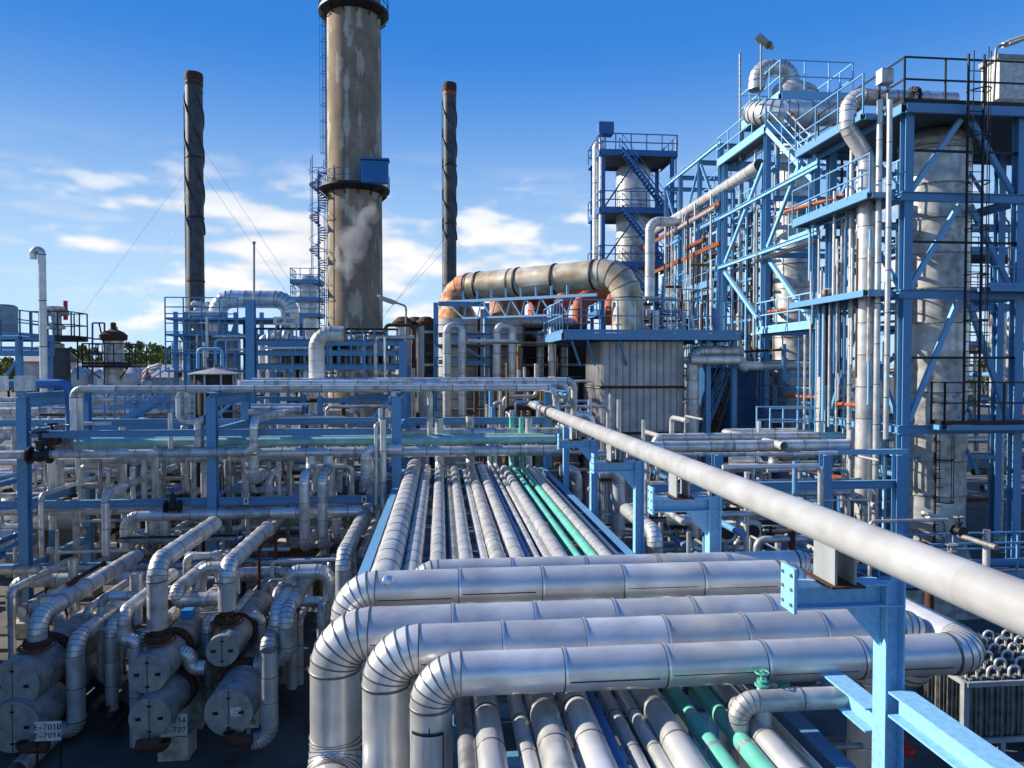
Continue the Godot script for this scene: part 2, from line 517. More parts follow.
# ---------------------------------------------------------------- the scene
func _ready() -> void:
	rng.seed = 7
	back = turn.inverse()
	var cam := Camera3D.new()
	cam.name = "camera"
	cam.fov = rad_to_deg(2.0 * atan(384.0 / F))
	cam.near = 0.05
	cam.far = 3000.0
	cam.transform = Transform3D(turn, EYE)
	add_child(cam)
	cam.current = true
	var env := Environment.new()
	env.background_mode = Environment.BG_SKY
	env.sky = Sky.new()
	env.sky.sky_material = make_sky()
	env.background_energy_multiplier = 1.0
	env.tonemap_mode = Environment.TONE_MAPPER_LINEAR
	env.tonemap_exposure = 1.62
	env.sdfgi_enabled = true
	env.ssao_enabled = true
	env.ssil_enabled = true
	env.volumetric_fog_enabled = true
	env.volumetric_fog_density = 0.0
	var we := WorldEnvironment.new()
	we.name = "daylight"
	we.environment = env
	add_child(we)
	var sun := DirectionalLight3D.new()
	sun.name = "sun"
	sun.light_energy = 1.6
	sun.light_color = Color(1.0, 0.96, 0.90)
	sun.light_angular_distance = 0.5
	sun.shadow_enabled = true
	var towards := Vector3(-0.85, 0.47, -0.285).normalized()
	sun.basis = Basis.looking_at(-towards)
	add_child(sun)
	make_materials()
	ground()
	main_rack()
	cross_rack()
	tower_structure()
	secondary_steel()
	duct_house()
	furnace()
	chimneys()
	far_units()
	added_shade_house()
	trees()
	crossing_pipes()
	rack_pipes()
	cross_rack_pipes()
	exchangers()
	tower_pipes()
	yard_right()
	small_things()
	clutter()

func make_sky() -> PanoramaSkyMaterial:
	var w := 2048
	var h := 1024
	var im := Image.create(w, h, false, Image.FORMAT_RGBF)
	var puffs := FastNoiseLite.new()
	puffs.seed = 23
	puffs.noise_type = FastNoiseLite.TYPE_SIMPLEX_SMOOTH
	puffs.frequency = 1.0
	puffs.fractal_octaves = 6
	puffs.fractal_gain = 0.55
	var spread := FastNoiseLite.new()
	spread.seed = 5
	spread.frequency = 1.0
	spread.fractal_octaves = 3
	var zenith := Vector3(0.022, 0.115, 0.40)
	var mid := Vector3(0.034, 0.20, 0.60)
	var low := Vector3(0.46, 0.66, 0.84)
	var cloud := Vector3(0.86, 0.85, 0.85)
	for j in h:
		var el := (0.5 - (j + 0.5) / h) * PI
		if el < -0.06:
			for i in w:
				im.set_pixel(i, j, Color(0.25, 0.27, 0.28))
			continue
		var e := maxf(el, 0.0) / (PI * 0.5)
		var base := low.lerp(mid, smoothstep(0.0, 0.28, e)).lerp(zenith, smoothstep(0.17, 0.62, e))
		var band := smoothstep(0.015, 0.06, el) * (1.0 - smoothstep(0.17, 0.30, el))
		for i in w:
			var az := wrapf((i + 0.5) / w * TAU, -PI, PI)  # the first column looks along -z
			var c := base
			if el < 0.6:
				# cloud layers seen obliquely: stretched along the horizon
				var sx := sin(az) * 3.2
				var sz := cos(az) * 3.2
				var v := puffs.get_noise_3d(sx * 1.9, el * 24.0, sz * 1.9) * 0.85
				var cover := spread.get_noise_3d(sx * 0.55 + 3.0, el * 2.6, sz * 0.55)
				var bank := exp(-pow((az + 0.245) / 0.2, 2.0)) * exp(-pow((el - 0.17) / 0.10, 2.0)) * 0.4
				bank += exp(-pow((az + 0.02) / 0.2, 2.0)) * exp(-pow((el - 0.11) / 0.1, 2.0)) * 0.2
				var a := smoothstep(0.05, 0.42, v + cover * 0.4 * band + bank + band * 0.1 - 0.16) * lerpf(0.0, 1.0, band)
				var thin := smoothstep(0.05, 0.55, puffs.get_noise_3d(sx * 1.1 + 9.0, el * 30.0, sz * 1.1)) * band * 0.4
				a = clampf(maxf(a * 0.92, thin), 0.0, 1.0)
				var tone := 0.83 + 0.17 * clampf(v * 2.0 + 0.3, 0.0, 1.0)
				c = c.lerp(cloud * tone, a)
			im.set_pixel(i, j, Color(c.x, c.y, c.z))
	var m := PanoramaSkyMaterial.new()
	m.panorama = ImageTexture.create_from_image(im)
	m.energy_multiplier = 0.78
	return m

func grain(s: int, freq: float, lo: Color, hi: Color, octaves := 4, bias := 0.0) -> NoiseTexture2D:
	var n := FastNoiseLite.new()
	n.seed = s
	n.noise_type = FastNoiseLite.TYPE_SIMPLEX_SMOOTH
	n.frequency = freq
	n.fractal_octaves = octaves
	var t := NoiseTexture2D.new()
	t.width = 512
	t.height = 512
	t.seamless = true
	t.noise = n
	var g := Gradient.new()
	g.set_color(0, lo)
	g.set_color(1, hi)
	g.set_offset(0, 0.2 + bias)
	g.set_offset(1, 0.8 + bias)
	t.color_ramp = g
	return t
func mat(called: String, color: Color, rough: float, metal := 0.0, tex: Texture2D = null, scale := 1.0, rough_tex: Texture2D = null) -> StandardMaterial3D:
	var m := StandardMaterial3D.new()
	m.resource_name = called
	m.albedo_color = color
	m.roughness = rough
	m.metallic = metal
	if tex:
		m.albedo_texture = tex
		m.uv1_triplanar = true
		m.uv1_world_triplanar = true
		m.uv1_scale = Vector3.ONE * scale
	if rough_tex:
		m.roughness_texture = rough_tex
		m.roughness_texture_channel = BaseMaterial3D.TEXTURE_CHANNEL_RED
	M[called] = m
	return m
func make_materials() -> void:
	var dull := grain(1, 0.008, Color(.86, .86, .865), Color(1, 1, 1), 6, -.05)
	var stain := grain(2, 0.012, Color(.66, .65, .635), Color(1, 1, 1), 6, -.2)
	var rusty := grain(3, 0.03, Color(.62, .50, .42), Color(1, 1, 1), 6, -.05)
	var rough := grain(4, 0.02, Color(.72, .72, .72), Color(1, 1, 1), 5)
	var chips := grain(6, 0.05, Color(.90, .90, .905), Color(1, 1, 1), 6, -.12)
	mat("jacket", Color(.84, .84, .83), .4, .5, dull, .35, rough)
	mat("jacket_worn", Color(.79, .79, .775), .46, .45, stain, .4, rough)
	mat("jacket_pale", Color(.90, .90, .89), .37, .48, dull, .4, rough)
	mat("bright", Color(.90, .90, .89), .3, .8)
	mat("joint_shade", Color(.36, .355, .345), .5, .4)  # dark grey paints the gap shadows at the jacket joints
	mat("bare", Color(.60, .60, .59), .5, .45, stain, .6)
	mat("white", Color(.67, .675, .675), .42, 0.0, grain(8, .012, Color(.86, .85, .83), Color(1, 1, 1), 6, -.1), .25)
	mat("green", Color(.42, .77, .68), .42, 0.0, dull, .6)
	mat("mint", Color(.60, .78, .75), .45, .1, dull, .6)
	mat("blue", Color(.37, .58, .74), .52, 0.0, chips, .5)
	mat("blue_deep", Color(.20, .43, .66), .5, 0.0, chips, .5)
	mat("blue_pale", Color(.52, .74, .88), .52, 0.0, chips, .5)  # lighter copy of the blue, painted on tower steel that looks sunlit
	mat("black", Color(.10, .105, .12), .5, .1)
	mat("stack", Color(.30, .315, .33), .6, .1, stain, .2)
	mat("rust", Color(.58, .32, .17), .85, 0.0, rusty, .8)
	mat("rust_dark", Color(.36, .24, .17), .85, 0.0, rusty, 1.2)
	mat("orange", Color(.78, .40, .20), .7, 0.0, rusty, .5)
	mat("red", Color(.75, .09, .06), .5)
	mat("concrete", Color(.70, .68, .63), .9, 0.0, stain, .4)
	mat("head_paint", Color(.64, .63, .60), .6, .1, dull, .8)
	mat("exchanger", Color(.62, .615, .60), .55, .3, stain, .5)
	mat("asphalt", Color(.36, .35, .34), .92, 0.0, stain, .09)
	mat("grating", Color(.30, .35, .38), .7, .2)
	mat("sheet", Color(.74, .74, .735), .48, .3, dull, .25)
	mat("tank", Color(.80, .795, .78), .46, .35, stain, .3)
	mat("dark_wall", Color(.22, .205, .195), .9, 0.0, stain, .3)
	mat("blue_tank", Color(.10, .34, .55), .45, 0.0, dull, .3)
	mat("grey_paint", Color(.60, .62, .62), .55, 0.0, dull, .5)
	mat("fin", Color(.58, .58, .565), .55, .3, stain, .5)
	mat("lamp_body", Color(.70, .70, .68), .5, .3)
	mat("lens", Color(.75, .75, .72), .2)
	mat("sign", Color(.85, .85, .82), .6, 0.0, dull, 1.0)
	mat("letters", Color(.06, .06, .06), .7)
	mat("bark", Color(.20, .16, .12), .95)
	mat("cabin", Color(.14, .48, .72), .5, 0.0, chips, .3)
	mat("roof_metal", Color(.66, .67, .66), .6, .3, dull, .4)
	mat("ochre_silver", Color(.84, .82, .77), .5, .3, grain(12, .008, Color(.66, .58, .47), Color(1, 1, 1), 6, -.05), .22, rough)
	mat("rust_streak", Color(.84, .72, .58), .7, .2, grain(13, .012, Color(.66, .34, .15), Color(1, 1, 1), 5, 0.0), .35)
	mat("ochre", Color(.58, .49, .28), .8, 0.0, rusty, .5)

func ground() -> void:
	var p := PlaneMesh.new()
	p.size = Vector2(1600, 1600)
	structure("ground", p, M.asphalt, Transform3D(Basis(), Vector3(0, 0, -500)))

# ---------------------------------------------------------------- main pipe rack
const DECK := 3.84
const RX0 := -1.27
const RX1 := 3.38
var bays := [5.4, 9.15, 12.75, 16.6, 20.4, 24.0]
func main_rack() -> void:
	var t := thing("pipe_rack", "long blue steel pipe rack running away from the viewer under the parallel pipes", "pipe rack", Vector3(1, 0, -14))
	# longitudinal edge beams
	steel(t, "edge_beam", Vector3(RX0, DECK - .14, -9.3), Vector3(RX0, DECK - .14, -23.9), .17, .28, M.blue)
	steel(t, "edge_beam", Vector3(RX1, DECK - .14, -3.2), Vector3(RX1, DECK - .14, -23.9), .17, .28, M.blue)
	var d := 3.5
	while d < 24.0:
		steel(t, "cross_beam", Vector3(RX0 + .09 if d > 9.0 else .12, DECK - .12, -d), Vector3(RX1 - .09, DECK - .12, -d), .13, .2, M.blue)
		d += 1.85
	for b in bays.slice(0, 5):
		# low brace level and the posts that carry the deck
		if b > 6.0:
			for x in [RX0, RX1]:
				if x == RX1 and b < 6.0:
					continue
				steel(t, "post", Vector3(x, 0, -b), Vector3(x, DECK - .285, -b), .2, .2, M.blue)
		if b > 6.0:
			slab(t, "footing", Vector3(RX0 - .25, 0, -b - .25), Vector3(RX0 + .25, .3, -b + .25), M.concrete)
	# the two close deck straps and a lower tier
	for x in [0.1, 2.0]:
		steel(t, "stringer", Vector3(x, DECK - .36, -3.2), Vector3(x, DECK - .36, -23.9), .1, .14, M.blue)
	for b in bays.slice(1):
		steel(t, "lower_beam", Vector3(RX0 + .11, 2.1, -b), Vector3(RX1 - .11, 2.1, -b), .13, .2, M.blue)
	# tall posts along the right edge that carry the white pipe on arms
	var centre := at(835, 530, 5.4)
	for i in 5:
		var b: float = bays[i]
		var foot := 0.0
		var s := thing("pipe_support", ["blue steel post with stub arm holding the white pipe, nearest the viewer at lower right", "second blue post with stub arm under the white pipe, counted from the viewer", "third blue post with stub arm under the white pipe, counted from the viewer", "fourth blue post with stub arm under the white pipe, counted from the viewer", "farthest blue post with stub arm under the white pipe, at the end of the rack"][i], "support", Vector3(RX1 + .13, foot, -b), "posts along the rack's right edge")
		var top := centre.y - .143 - .27
		var px := RX1 + .19
		var w := .17
		steel(s, "post", Vector3(px, foot, -b), Vector3(px, top, -b), w, .16, M.blue_pale, "I", Vector3.RIGHT)
		if i < 4:
			steel(s, "arm", Vector3(centre.x - .36, top - .09, -b), Vector3(px - .085, top - .09, -b), .2, .18, M.blue_pale)
			slab(s, "end_plate", Vector3(centre.x - .39, top - .21, -b - .11), Vector3(centre.x - .363, top + .14, -b + .11), M.blue_pale)
			var g := SurfaceTool.new()
			g.begin(Mesh.PRIMITIVE_TRIANGLES)
			var k := Vector3(px - .085, top - .185, -b)
			for z in [-.012, .012]:
				for v in ([k, k + Vector3(-.3, 0, 0), k + Vector3(0, -.34, 0)] if z > 0 else [k, k + Vector3(0, -.34, 0), k + Vector3(-.3, 0, 0)]):
					g.add_vertex(v + Vector3(0, 0, z) - s.position)
			g.generate_normals()
			put(s, "gusset_plate", g.commit(), M.blue_pale, Transform3D(Basis(), s.position))
			for z in [-.07, .07]:
				slab(s, "stiffener", Vector3(px - .08, top - .19, -b + z - .006), Vector3(px + .08, top - .18, -b + z + .006), M.blue_pale)
			# bolts on the end plate, then the pipe shoe
			for bz in [-.07, .07]:
				for by in [-.15, -.03, .08]:
					rod(s, "bolt", Vector3(centre.x - .405, top + by, -b + bz), Vector3(centre.x - .388, top + by, -b + bz), .014, M.bare, 6)
			slab(s, "slide_plate", Vector3(centre.x - .14, top + .003, -b - .2), Vector3(centre.x + .14, top + .02, -b + .2), M.rust_dark)
			slab(s, "shoe_web", Vector3(centre.x - .09, top + .02, -b - .16), Vector3(centre.x - .07, top + .3, -b + .16), M.grey_paint)
			slab(s, "shoe_web", Vector3(centre.x + .07, top + .02, -b - .16), Vector3(centre.x + .09, top + .3, -b + .16), M.grey_paint)
		if i == 0:
			# edge beam of the viewer's walkway, carried past the post
			var yt := at(885, 706, 5.25).y
			steel(s, "tie_beam", Vector3(px + .02, yt, -b + .12), Vector3(px + .02, yt, -1.6), .2, .2, M.blue_pale)
			steel(s, "tie_beam", Vector3(px - .02, at(826, 679, 6.3).y, -b - .12), Vector3(px - .02, at(826, 679, 6.3).y, -6.38), .2, .2, M.blue_pale)
	# the white pipe itself
	var wp := thing("white_pipe", "thick white painted pipe slanting from lower right to the centre above the rack", "pipe", Vector3(centre.x, centre.y - .14, -1.2))
	rod(wp, "straight_length", Vector3(centre.x, centre.y, -1.2), Vector3(centre.x, centre.y, -20.2), .143, M.white, 32)
	for z in [3.9, 8.0, 12.1, 16.2]:
		rod(wp, "weld_bead", Vector3(centre.x, centre.y, -z), Vector3(centre.x, centre.y, -z - .012), .1437, M.white, 32)
	flange(wp, Vector3(centre.x, centre.y, -20.28), Vector3.BACK, .125, M.bare)
	rod(wp, "narrow_length", Vector3(centre.x, centre.y, -20.3), Vector3(centre.x, centre.y, -24.6), .11, M.jacket_worn, 20)

func rack_pipes() -> void:
	# [pixel column at row 740 or 560, dia, material, words]: laid side by side on the deck, left to right
	var near := at(0, 0, 1)
	var list := [
		[390.0, .44, "jacket_pale", "widest jacketed pipe at the rack's left edge, beside the pale blue beam"],
		[413.5, .29, "jacket", "second jacketed pipe from the left on the rack"],
		[438.0, .27, "jacket", "third jacketed pipe from the left on the rack, pointing almost straight away"],
		[454.4, .17, "bare", "thin bare pipe between the third and fourth jacketed pipes of the rack"],
		[466.0, .24, "jacket", "jacketed rack pipe right of the thin bare pipe"],
		[484.0, .15, "jacket_pale", "slim jacketed rack pipe just left of the rack's middle"],
		[498.0, .27, "jacket_worn", "weathered broad rack pipe in the middle of the deck"],
		[517.0, .27, "jacket_pale", "bright broad rack pipe just right of the middle"],
		[527.0, .13, "blue_deep", "dark blue painted pipe lying between the silver rack pipes"],
		[537.0, .13, "jacket_pale", "first of two thin silver rack pipes right of the dark blue pipe"],
		[548.0, .13, "jacket_pale", "second of two thin silver rack pipes right of the dark blue pipe"],
		[561.0, .25, "jacket", "jacketed rack pipe just left of the green pipes"],
		[578.0, .165, "green", "left one of the two pale green rack pipes"],
		[595.0, .165, "green", "right one of the two pale green rack pipes"],
		[608.0, .22, "jacket", "jacketed rack pipe right of the green pipes"],
		[620.5, .085, "bright", "thin bright pipe along the rack's right edge"]]
	var row := 559.0
	for i in list.size():
		var e = list[i]
		var y: float = DECK + .05 + e[1] * .5
		var p := on(e[0], row, y)
		var x := clampf(p.x, RX0 + .1 + e[1] * .5, 9.0)
		var far := 23.3
		var painted: bool = e[2] in ["green", "blue_deep", "bare", "bright"]
		var o := {"sec": 0.0 if painted else .62, "sides": 24, "k": 1.1}
		var a := Vector3(x, y, -3.4 if i > 2 else -9.1 - .0)
		var m = M[e[2]]
		if e[2] == "jacket" or e[2] == "jacket_pale":
			m = [M[e[2]], M[e[2]], M.jacket]
		if painted:
			o.plain = true
		var steps := "z%.2f " % (far - (i % 3) * .35)
		steps += "Y%.2f" % (1.6 if i % 4 == 2 or e[2] == "green" else -1.9)
		if i >= 8 and i <= 10:
			steps = "z24 Y1.4" if i > 8 else "z23.4"
		if i < 3:
			a.y -= 1.6
			steps = "Y1.6 " + steps
		var t := pipe("rack_pipe", e[3], e[1], m, a, steps, o, "pipes laid side by side on the rack")
		# saddles and straps where it rests on the cross beams
		var d := 3.5 if i > 2 else 10.9
		while d < 22.0:
			slab(t, "saddle", Vector3(x - e[1] * .22, DECK - .018, -d - .06), Vector3(x + e[1] * .22, DECK + .06, -d + .06), M.bare)
			d += 3.7
		if e[2] == "green":
			for z in [5.2, 5.75, 6.3]:
				rod(t, "strap", Vector3(x, y, -z), Vector3(x, y, -z - .05), e[1] * .505, M.bright, 24)

# ---------------------------------------------------------------- cross rack on the left, behind the exchangers
const FD := 20.4
const BD := 23.8
func cross_rack() -> void:
	var xs := [at(-190, 500, FD).x, at(25, 500, FD).x, at(213, 500, FD).x, at(397, 500, FD).x]
	var top := at(213, 397, FD).y
	var t := thing("cross_rack", "tall blue steel frame of the pipe rack crossing the left half of the picture", "pipe rack", Vector3(-6, 0, -22))
	for i in 4:
		for d in [FD, BD]:
			if i == 3 and d == BD:
				continue
			slab(t, "footing", Vector3(xs[i] - .3, 0, -d - .3), Vector3(xs[i] + .3, .4, -d + .3), M.concrete)
			steel(t, "post", Vector3(xs[i], .4, -d), Vector3(xs[i], top if i else top - 1, -d), .25, .25, M.blue)
		steel(t, "tie_beam", Vector3(xs[i], top - .14, -FD - .16), Vector3(xs[i], top - .14, -BD + .16), .16, .26, M.blue)
		for r in [432, 500, 561]:
			var y := at(300, r, FD).y
			steel(t, "tie_beam", Vector3(xs[i], y, -FD - .16), Vector3(xs[i], y, -BD + .16), .14, .22, M.blue)
	for i in 3:
		for r in [[500, FD, .2], [561, FD, .19], [432, FD, .18], [421, BD, .2], [500, BD, .2], [560, BD, .2]]:
			if r[0] == 432 and i == 0:
				continue
			var y := at(300, r[0], r[1]).y
			steel(t, "long_beam", Vector3(xs[i] + .16, y, -r[1]), Vector3(xs[i + 1] - .16, y, -r[1]), .16, r[2], M.blue)
	# top cap beams joining front and back posts over the pipes
	for i in range(1, 4):
		steel(t, "cap_beam", Vector3(xs[i], top + .062, -FD + .2), Vector3(xs[i], top + .062, -BD - .4), .2, .12, M.blue)
	for i in [1, 2]:
		bar(t, "diagonal_brace", Vector3(xs[i] + 1.2, at(300, 500, BD).y, -BD - .12), Vector3(xs[i + 1] - .4, at(300, 400, BD).y, -BD - .12), .08, .1, M.blue)
	# beam stub over the right corner
	var rx := at(562, 430, FD).x
	steel(t, "post", Vector3(rx + .1, DECK, -BD), Vector3(rx + .1, top, -BD), .24, .24, M.blue)
	steel(t, "long_beam", Vector3(xs[3] + .16, at(470, 421, BD).y, -BD), Vector3(rx - .05, at(470, 421, BD).y, -BD), .16, .24, M.blue)
	steel(t, "cap_beam", Vector3(rx + .1, top + .062, -FD + .1), Vector3(rx + .1, top + .062, -BD - .4), .2, .12, M.blue)
	steel(t, "long_beam", Vector3(xs[3] + .16, DECK - .5, -BD), Vector3(rx, DECK - .5, -BD), .16, .24, M.blue)

func cross_rack_pipes() -> void:
	var A := [M.jacket, M.jacket_worn, M.jacket_pale]
	var B := [M.jacket, M.jacket_worn]
	var o := {"sec": .7, "sides": 16, "k": 1.1}
	var thin := {"sec": .9, "sides": 12, "k": 1.2}
	# upper tier, resting on the cap beams
	pipe("overhead_pipe", "silver overhead pipe with a drop elbow at its left end, foremost on the top tier", .19, A, at(74, 436, 20.9), "y389 x556 y415", thin)
	pipe("overhead_pipe", "short silver overhead pipe loop next to the drop elbow at the top tier's left end", .17, A, at(80.5, 436, 21.3), "y389.5 x187 y421 x203", thin)
	pipe("overhead_pipe", "silver overhead pipe forming a narrow U beside the middle blue post", .17, A, at(201, 421, 21.3), "x179 y390 x430 y440", thin)
	pipe("overhead_pipe", "broad bright overhead pipe starting right of the conical roof", .24, A, at(242, 384, 22.3), "x566 y400 z26 y426", o)
	pipe("overhead_pipe", "second broad overhead pipe lying behind the foremost top tier pipes", .2, A, at(252, 381, 23.1), "x574 y420", o)
	pipe("overhead_pipe", "bluish overhead pipe entering from the left edge and bending down", .26, M.blue_deep, at(-60, 384, 21.8), "x70 y440", {"plain": true, "sides": 16, "k": 1.1})
	pipe("riser_pipe", "large ribbed riser with a bend towards the right, standing on the overhead pipes", .5, A, at(317, 384, 23.4), "y334 x345", {"sec": .4, "sides": 20, "k": .9})
	# middle tier: long horizontals
	pipe("cross_pipe", "long slim silver cross pipe ending in an upward bend left of centre", .225, A, at(-60, 455.5, 20.05), "x254 y420 z22.5 x285", o)
	pipe("cross_pipe", "long broad silver cross pipe passing under the ends of the rack pipes", .31, B, at(258, 453.5, 20.9), "x566", o)
	pipe("cross_pipe", "pale green cross pipe behind the slim silver one", .26, M.mint, at(75, 444, 21.2), "x555", {"sides": 16})
	pipe("cross_pipe", "mint green cross pipe lying at the back of the middle tier", .22, M.mint, at(60, 441, 22.4), "x560", {"sides": 16})
	pipe("cross_pipe", "dull silver cross pipe at the back of the middle tier behind the mint green one", .3, B, at(90, 436, 23.2), "x600", o)
	pipe("cross_pipe", "dark cross pipe under the middle tier near the far posts", .2, M.jacket_worn, at(-20, 462, 22.9), "x330", o)
	# lower tier
	pipe("cross_pipe", "silver cross pipe of the lower tier with a drop elbow at its left end", .29, A, at(126, 549, 20.2), "y516 x374", o)
	pipe("cross_pipe", "grey cross pipe lying just under the upper blue long beam", .2, B, at(40, 507, 21.2), "x395", o)
	pipe("cross_pipe", "thin grey cross pipe in the lower tier, behind the one with the drop elbow", .16, B, at(50, 513, 21.9), "x392", thin)
	pipe("cross_pipe", "dull cross pipe at the back of the lower tier", .24, M.jacket_worn, at(-30, 512, 23.0), "x400", o)
	pipe("cross_pipe", "broad dull cross pipe low behind the exchangers, bending down at its left end", .34, [M.jacket, M.jacket_worn], at(14, 612, 19.3), "y581 x205", o)
	pipe("cross_pipe", "second low cross pipe behind the exchangers, just above the broad dull one", .2, M.jacket_worn, at(-40, 572, 20.0), "x330", o)
	pipe("cross_pipe", "low cross pipe right of the middle blue post, feeding the hooked pipes", .3, [M.jacket, M.jacket_worn], at(216, 574, 18.6), "x290 y602", o)
	# drops between the tiers
	for e in [[265, 450, 20.4, "left"], [304, 449, 20.4, "right"]]:
		pass
	pipe("offset_pipe", "left one of two offset silver drop pipes hanging before the lower tier", .27, A, at(311, 456, 20.6), "y470 z19.6 y548 z21.5", {"sec": .55, "sides": 16, "k": .9})
	pipe("offset_pipe", "right one of two offset silver drop pipes hanging before the lower tier", .27, A, at(328, 456, 20.6), "y470 z19.6 y547 z21.5", {"sec": .55, "sides": 16, "k": .9})
	pipe("offset_pipe", "short thick stub dropping from the broad cross pipe left of centre", .36, A, at(252, 455, 20.7), "y480 Z1.2 x262", {"sec": .5, "sides": 16, "k": .9})
	pipe("hook_pipe", "silver pipe hooking down beside the rack's left corner post", .3, A, at(402, 449, 20.1), "x366 y484 z21.5", {"sec": .4, "sides": 16, "k": .9})
	pipe("drain_pipe", "tall thin silver pipe standing left of the rack's corner post", .16, A, at(383, 420, 19.8), "y514", thin)
	pipe("drain_pipe", "slimmer twin of the thin pipe standing left of the rack's corner post", .1, M.jacket, at(376, 428, 19.9), "y505", {"sides": 10})
	pipe("drain_pipe", "thin silver bracket pipe bending back above the corner post", .12, A, at(376, 428, 20.1), "y426 z21.6 Y.4", thin)
	pipe("drop_pipe", "silver drop pipe with rounded top left of the middle blue post", .26, A, at(205, 420, 20.5), "x199 y447", {"sec": .4, "sides": 16, "k": .8})
	pipe("drop_pipe", "short silver hanging stub below the lower tier, third from the centre", .24, A, at(336, 519, 20.3), "y541 z21.5", {"sec": .4, "sides": 14, "k": .8})
	for e in [[151, "left"], [165, "right"]]:
		pipe("drop_pipe", "%s one of two short elbows hanging from the lower tier pipe" % e[1], .27, A, at(e[0], 519, 20.4), "y543 z21.4", {"sec": .4, "sides": 14, "k": .8})
	# slanting lines that run away under the lower tier
	var away := [[42, 557, 495, .12, 19.7, 24.6, "thin angled pipe rising in a frame left of the lower tier"], [106, 555, 493, .2, 19.6, 24.6, "thicker angled pipe with an upright end before the lower tier"]]
	for e in away:
		pipe("angled_pipe", e[6], e[3], A, at(e[0], e[1], e[4]), "y%d z%.1f" % [e[2], e[5]], thin)
	pipe("blue_pipe", "blue painted pipe loop left of the leftmost blue post", .12, M.blue, at(34, 470, 21.5), "z19.2 y557 z21.5", {"plain": true, "sides": 12})
	pipe("blue_pipe", "darker blue pipe loop at the left edge of the picture", .14, M.blue_deep, at(18, 480, 21.2), "z18.6 y559 z21.5", {"plain": true, "sides": 12})
	# runs along the ground behind, going away under the frame
	rng.seed = 21
	for i in 12:
		var px := 20 + i * 31.0
		var p := at(px, 590, 19.2 + (i % 3) * .4)
		p.y = 1.0 + .35 * (i % 4)
		pipe("floor_pipe", "low pipe running away under the cross rack, %s of its row" % nth(i), rng.randf_range(.16, .3), [M.jacket_worn, M.jacket_worn][i % 2], p, "Z%.1f Y%.2f" % [rng.randf_range(5, 8), rng.randf_range(.8, 2.4)], {"sec": 0.0, "sides": 12}, "pipes running away under the cross rack")
	for i in 16:
		var px := 60 + i * 21.0 + rng.randf_range(-4, 4)
		var p := at(px, 460, rng.randf_range(21.2, 23.6))
		pipe("upright_pipe", "dull upright pipe between the cross rack tiers, %s of its row" % nth(i), rng.randf_range(.1, .22), [M.jacket_worn, M.jacket, M.bare][i % 3], p, "y%d" % (490 + (i % 3) * 30), {"sec": 0.0, "sides": 10}, "upright pipes between the cross rack tiers")
	valve("dark gate valve on the slim cross pipe near the leftmost blue post", at(40, 455, 20.05), .55, Vector3.RIGHT, M.black, M.black)
	valve("grey gate valve beside the pale green cross pipe, right of the leftmost post", at(62, 445, 21.4), .5, Vector3.RIGHT, M.bare, M.bare)
	valve("small dark valve above the slim cross pipe by the leftmost post", at(52, 440, 20.9), .4, Vector3.BACK, M.rust_dark, M.black)
	# junction boxes on the leftmost post
	var j := thing("junction_box", "pale box fixed on top of the leftmost blue post", "box", at(22, 396, FD), "")
	plate(j, "case", 14, 376, 31, 391, 20.0, .2, M.sign)
	slab(j, "bracket", at(20, 398, 20.2), at(24, 391, 20.1), M.blue)
	var j2 := thing("junction_box", "pale box cut by the picture's left edge beside the overhead pipe", "box", at(0, 396, FD), "")
	plate(j2, "case", -12, 376, 4, 391, 20.0, .2, M.sign)
	slab(j2, "bracket", at(-6, 420, 20.2), at(-3, 391, 20.1), M.blue)
	for e in [[246, 501, "left"], [364, 499, "right"]]:
		var g := thing("tag_plate", "%s small white tag plate hanging on the lower tier's blue beam" % e[2], "sign", at(e[0], e[1] + 4, 20.2))
		plate(g, "plate", e[0] - 2.5, e[1] - 3, e[0] + 2.5, e[1] + 3.5, 20.22, .03, M.sign)
		plate(g, "mark", e[0] - .8, e[1] - 1.5, e[0] + .8, e[1] + 2, 20.21, .008, M.letters)
	rng.seed = 22

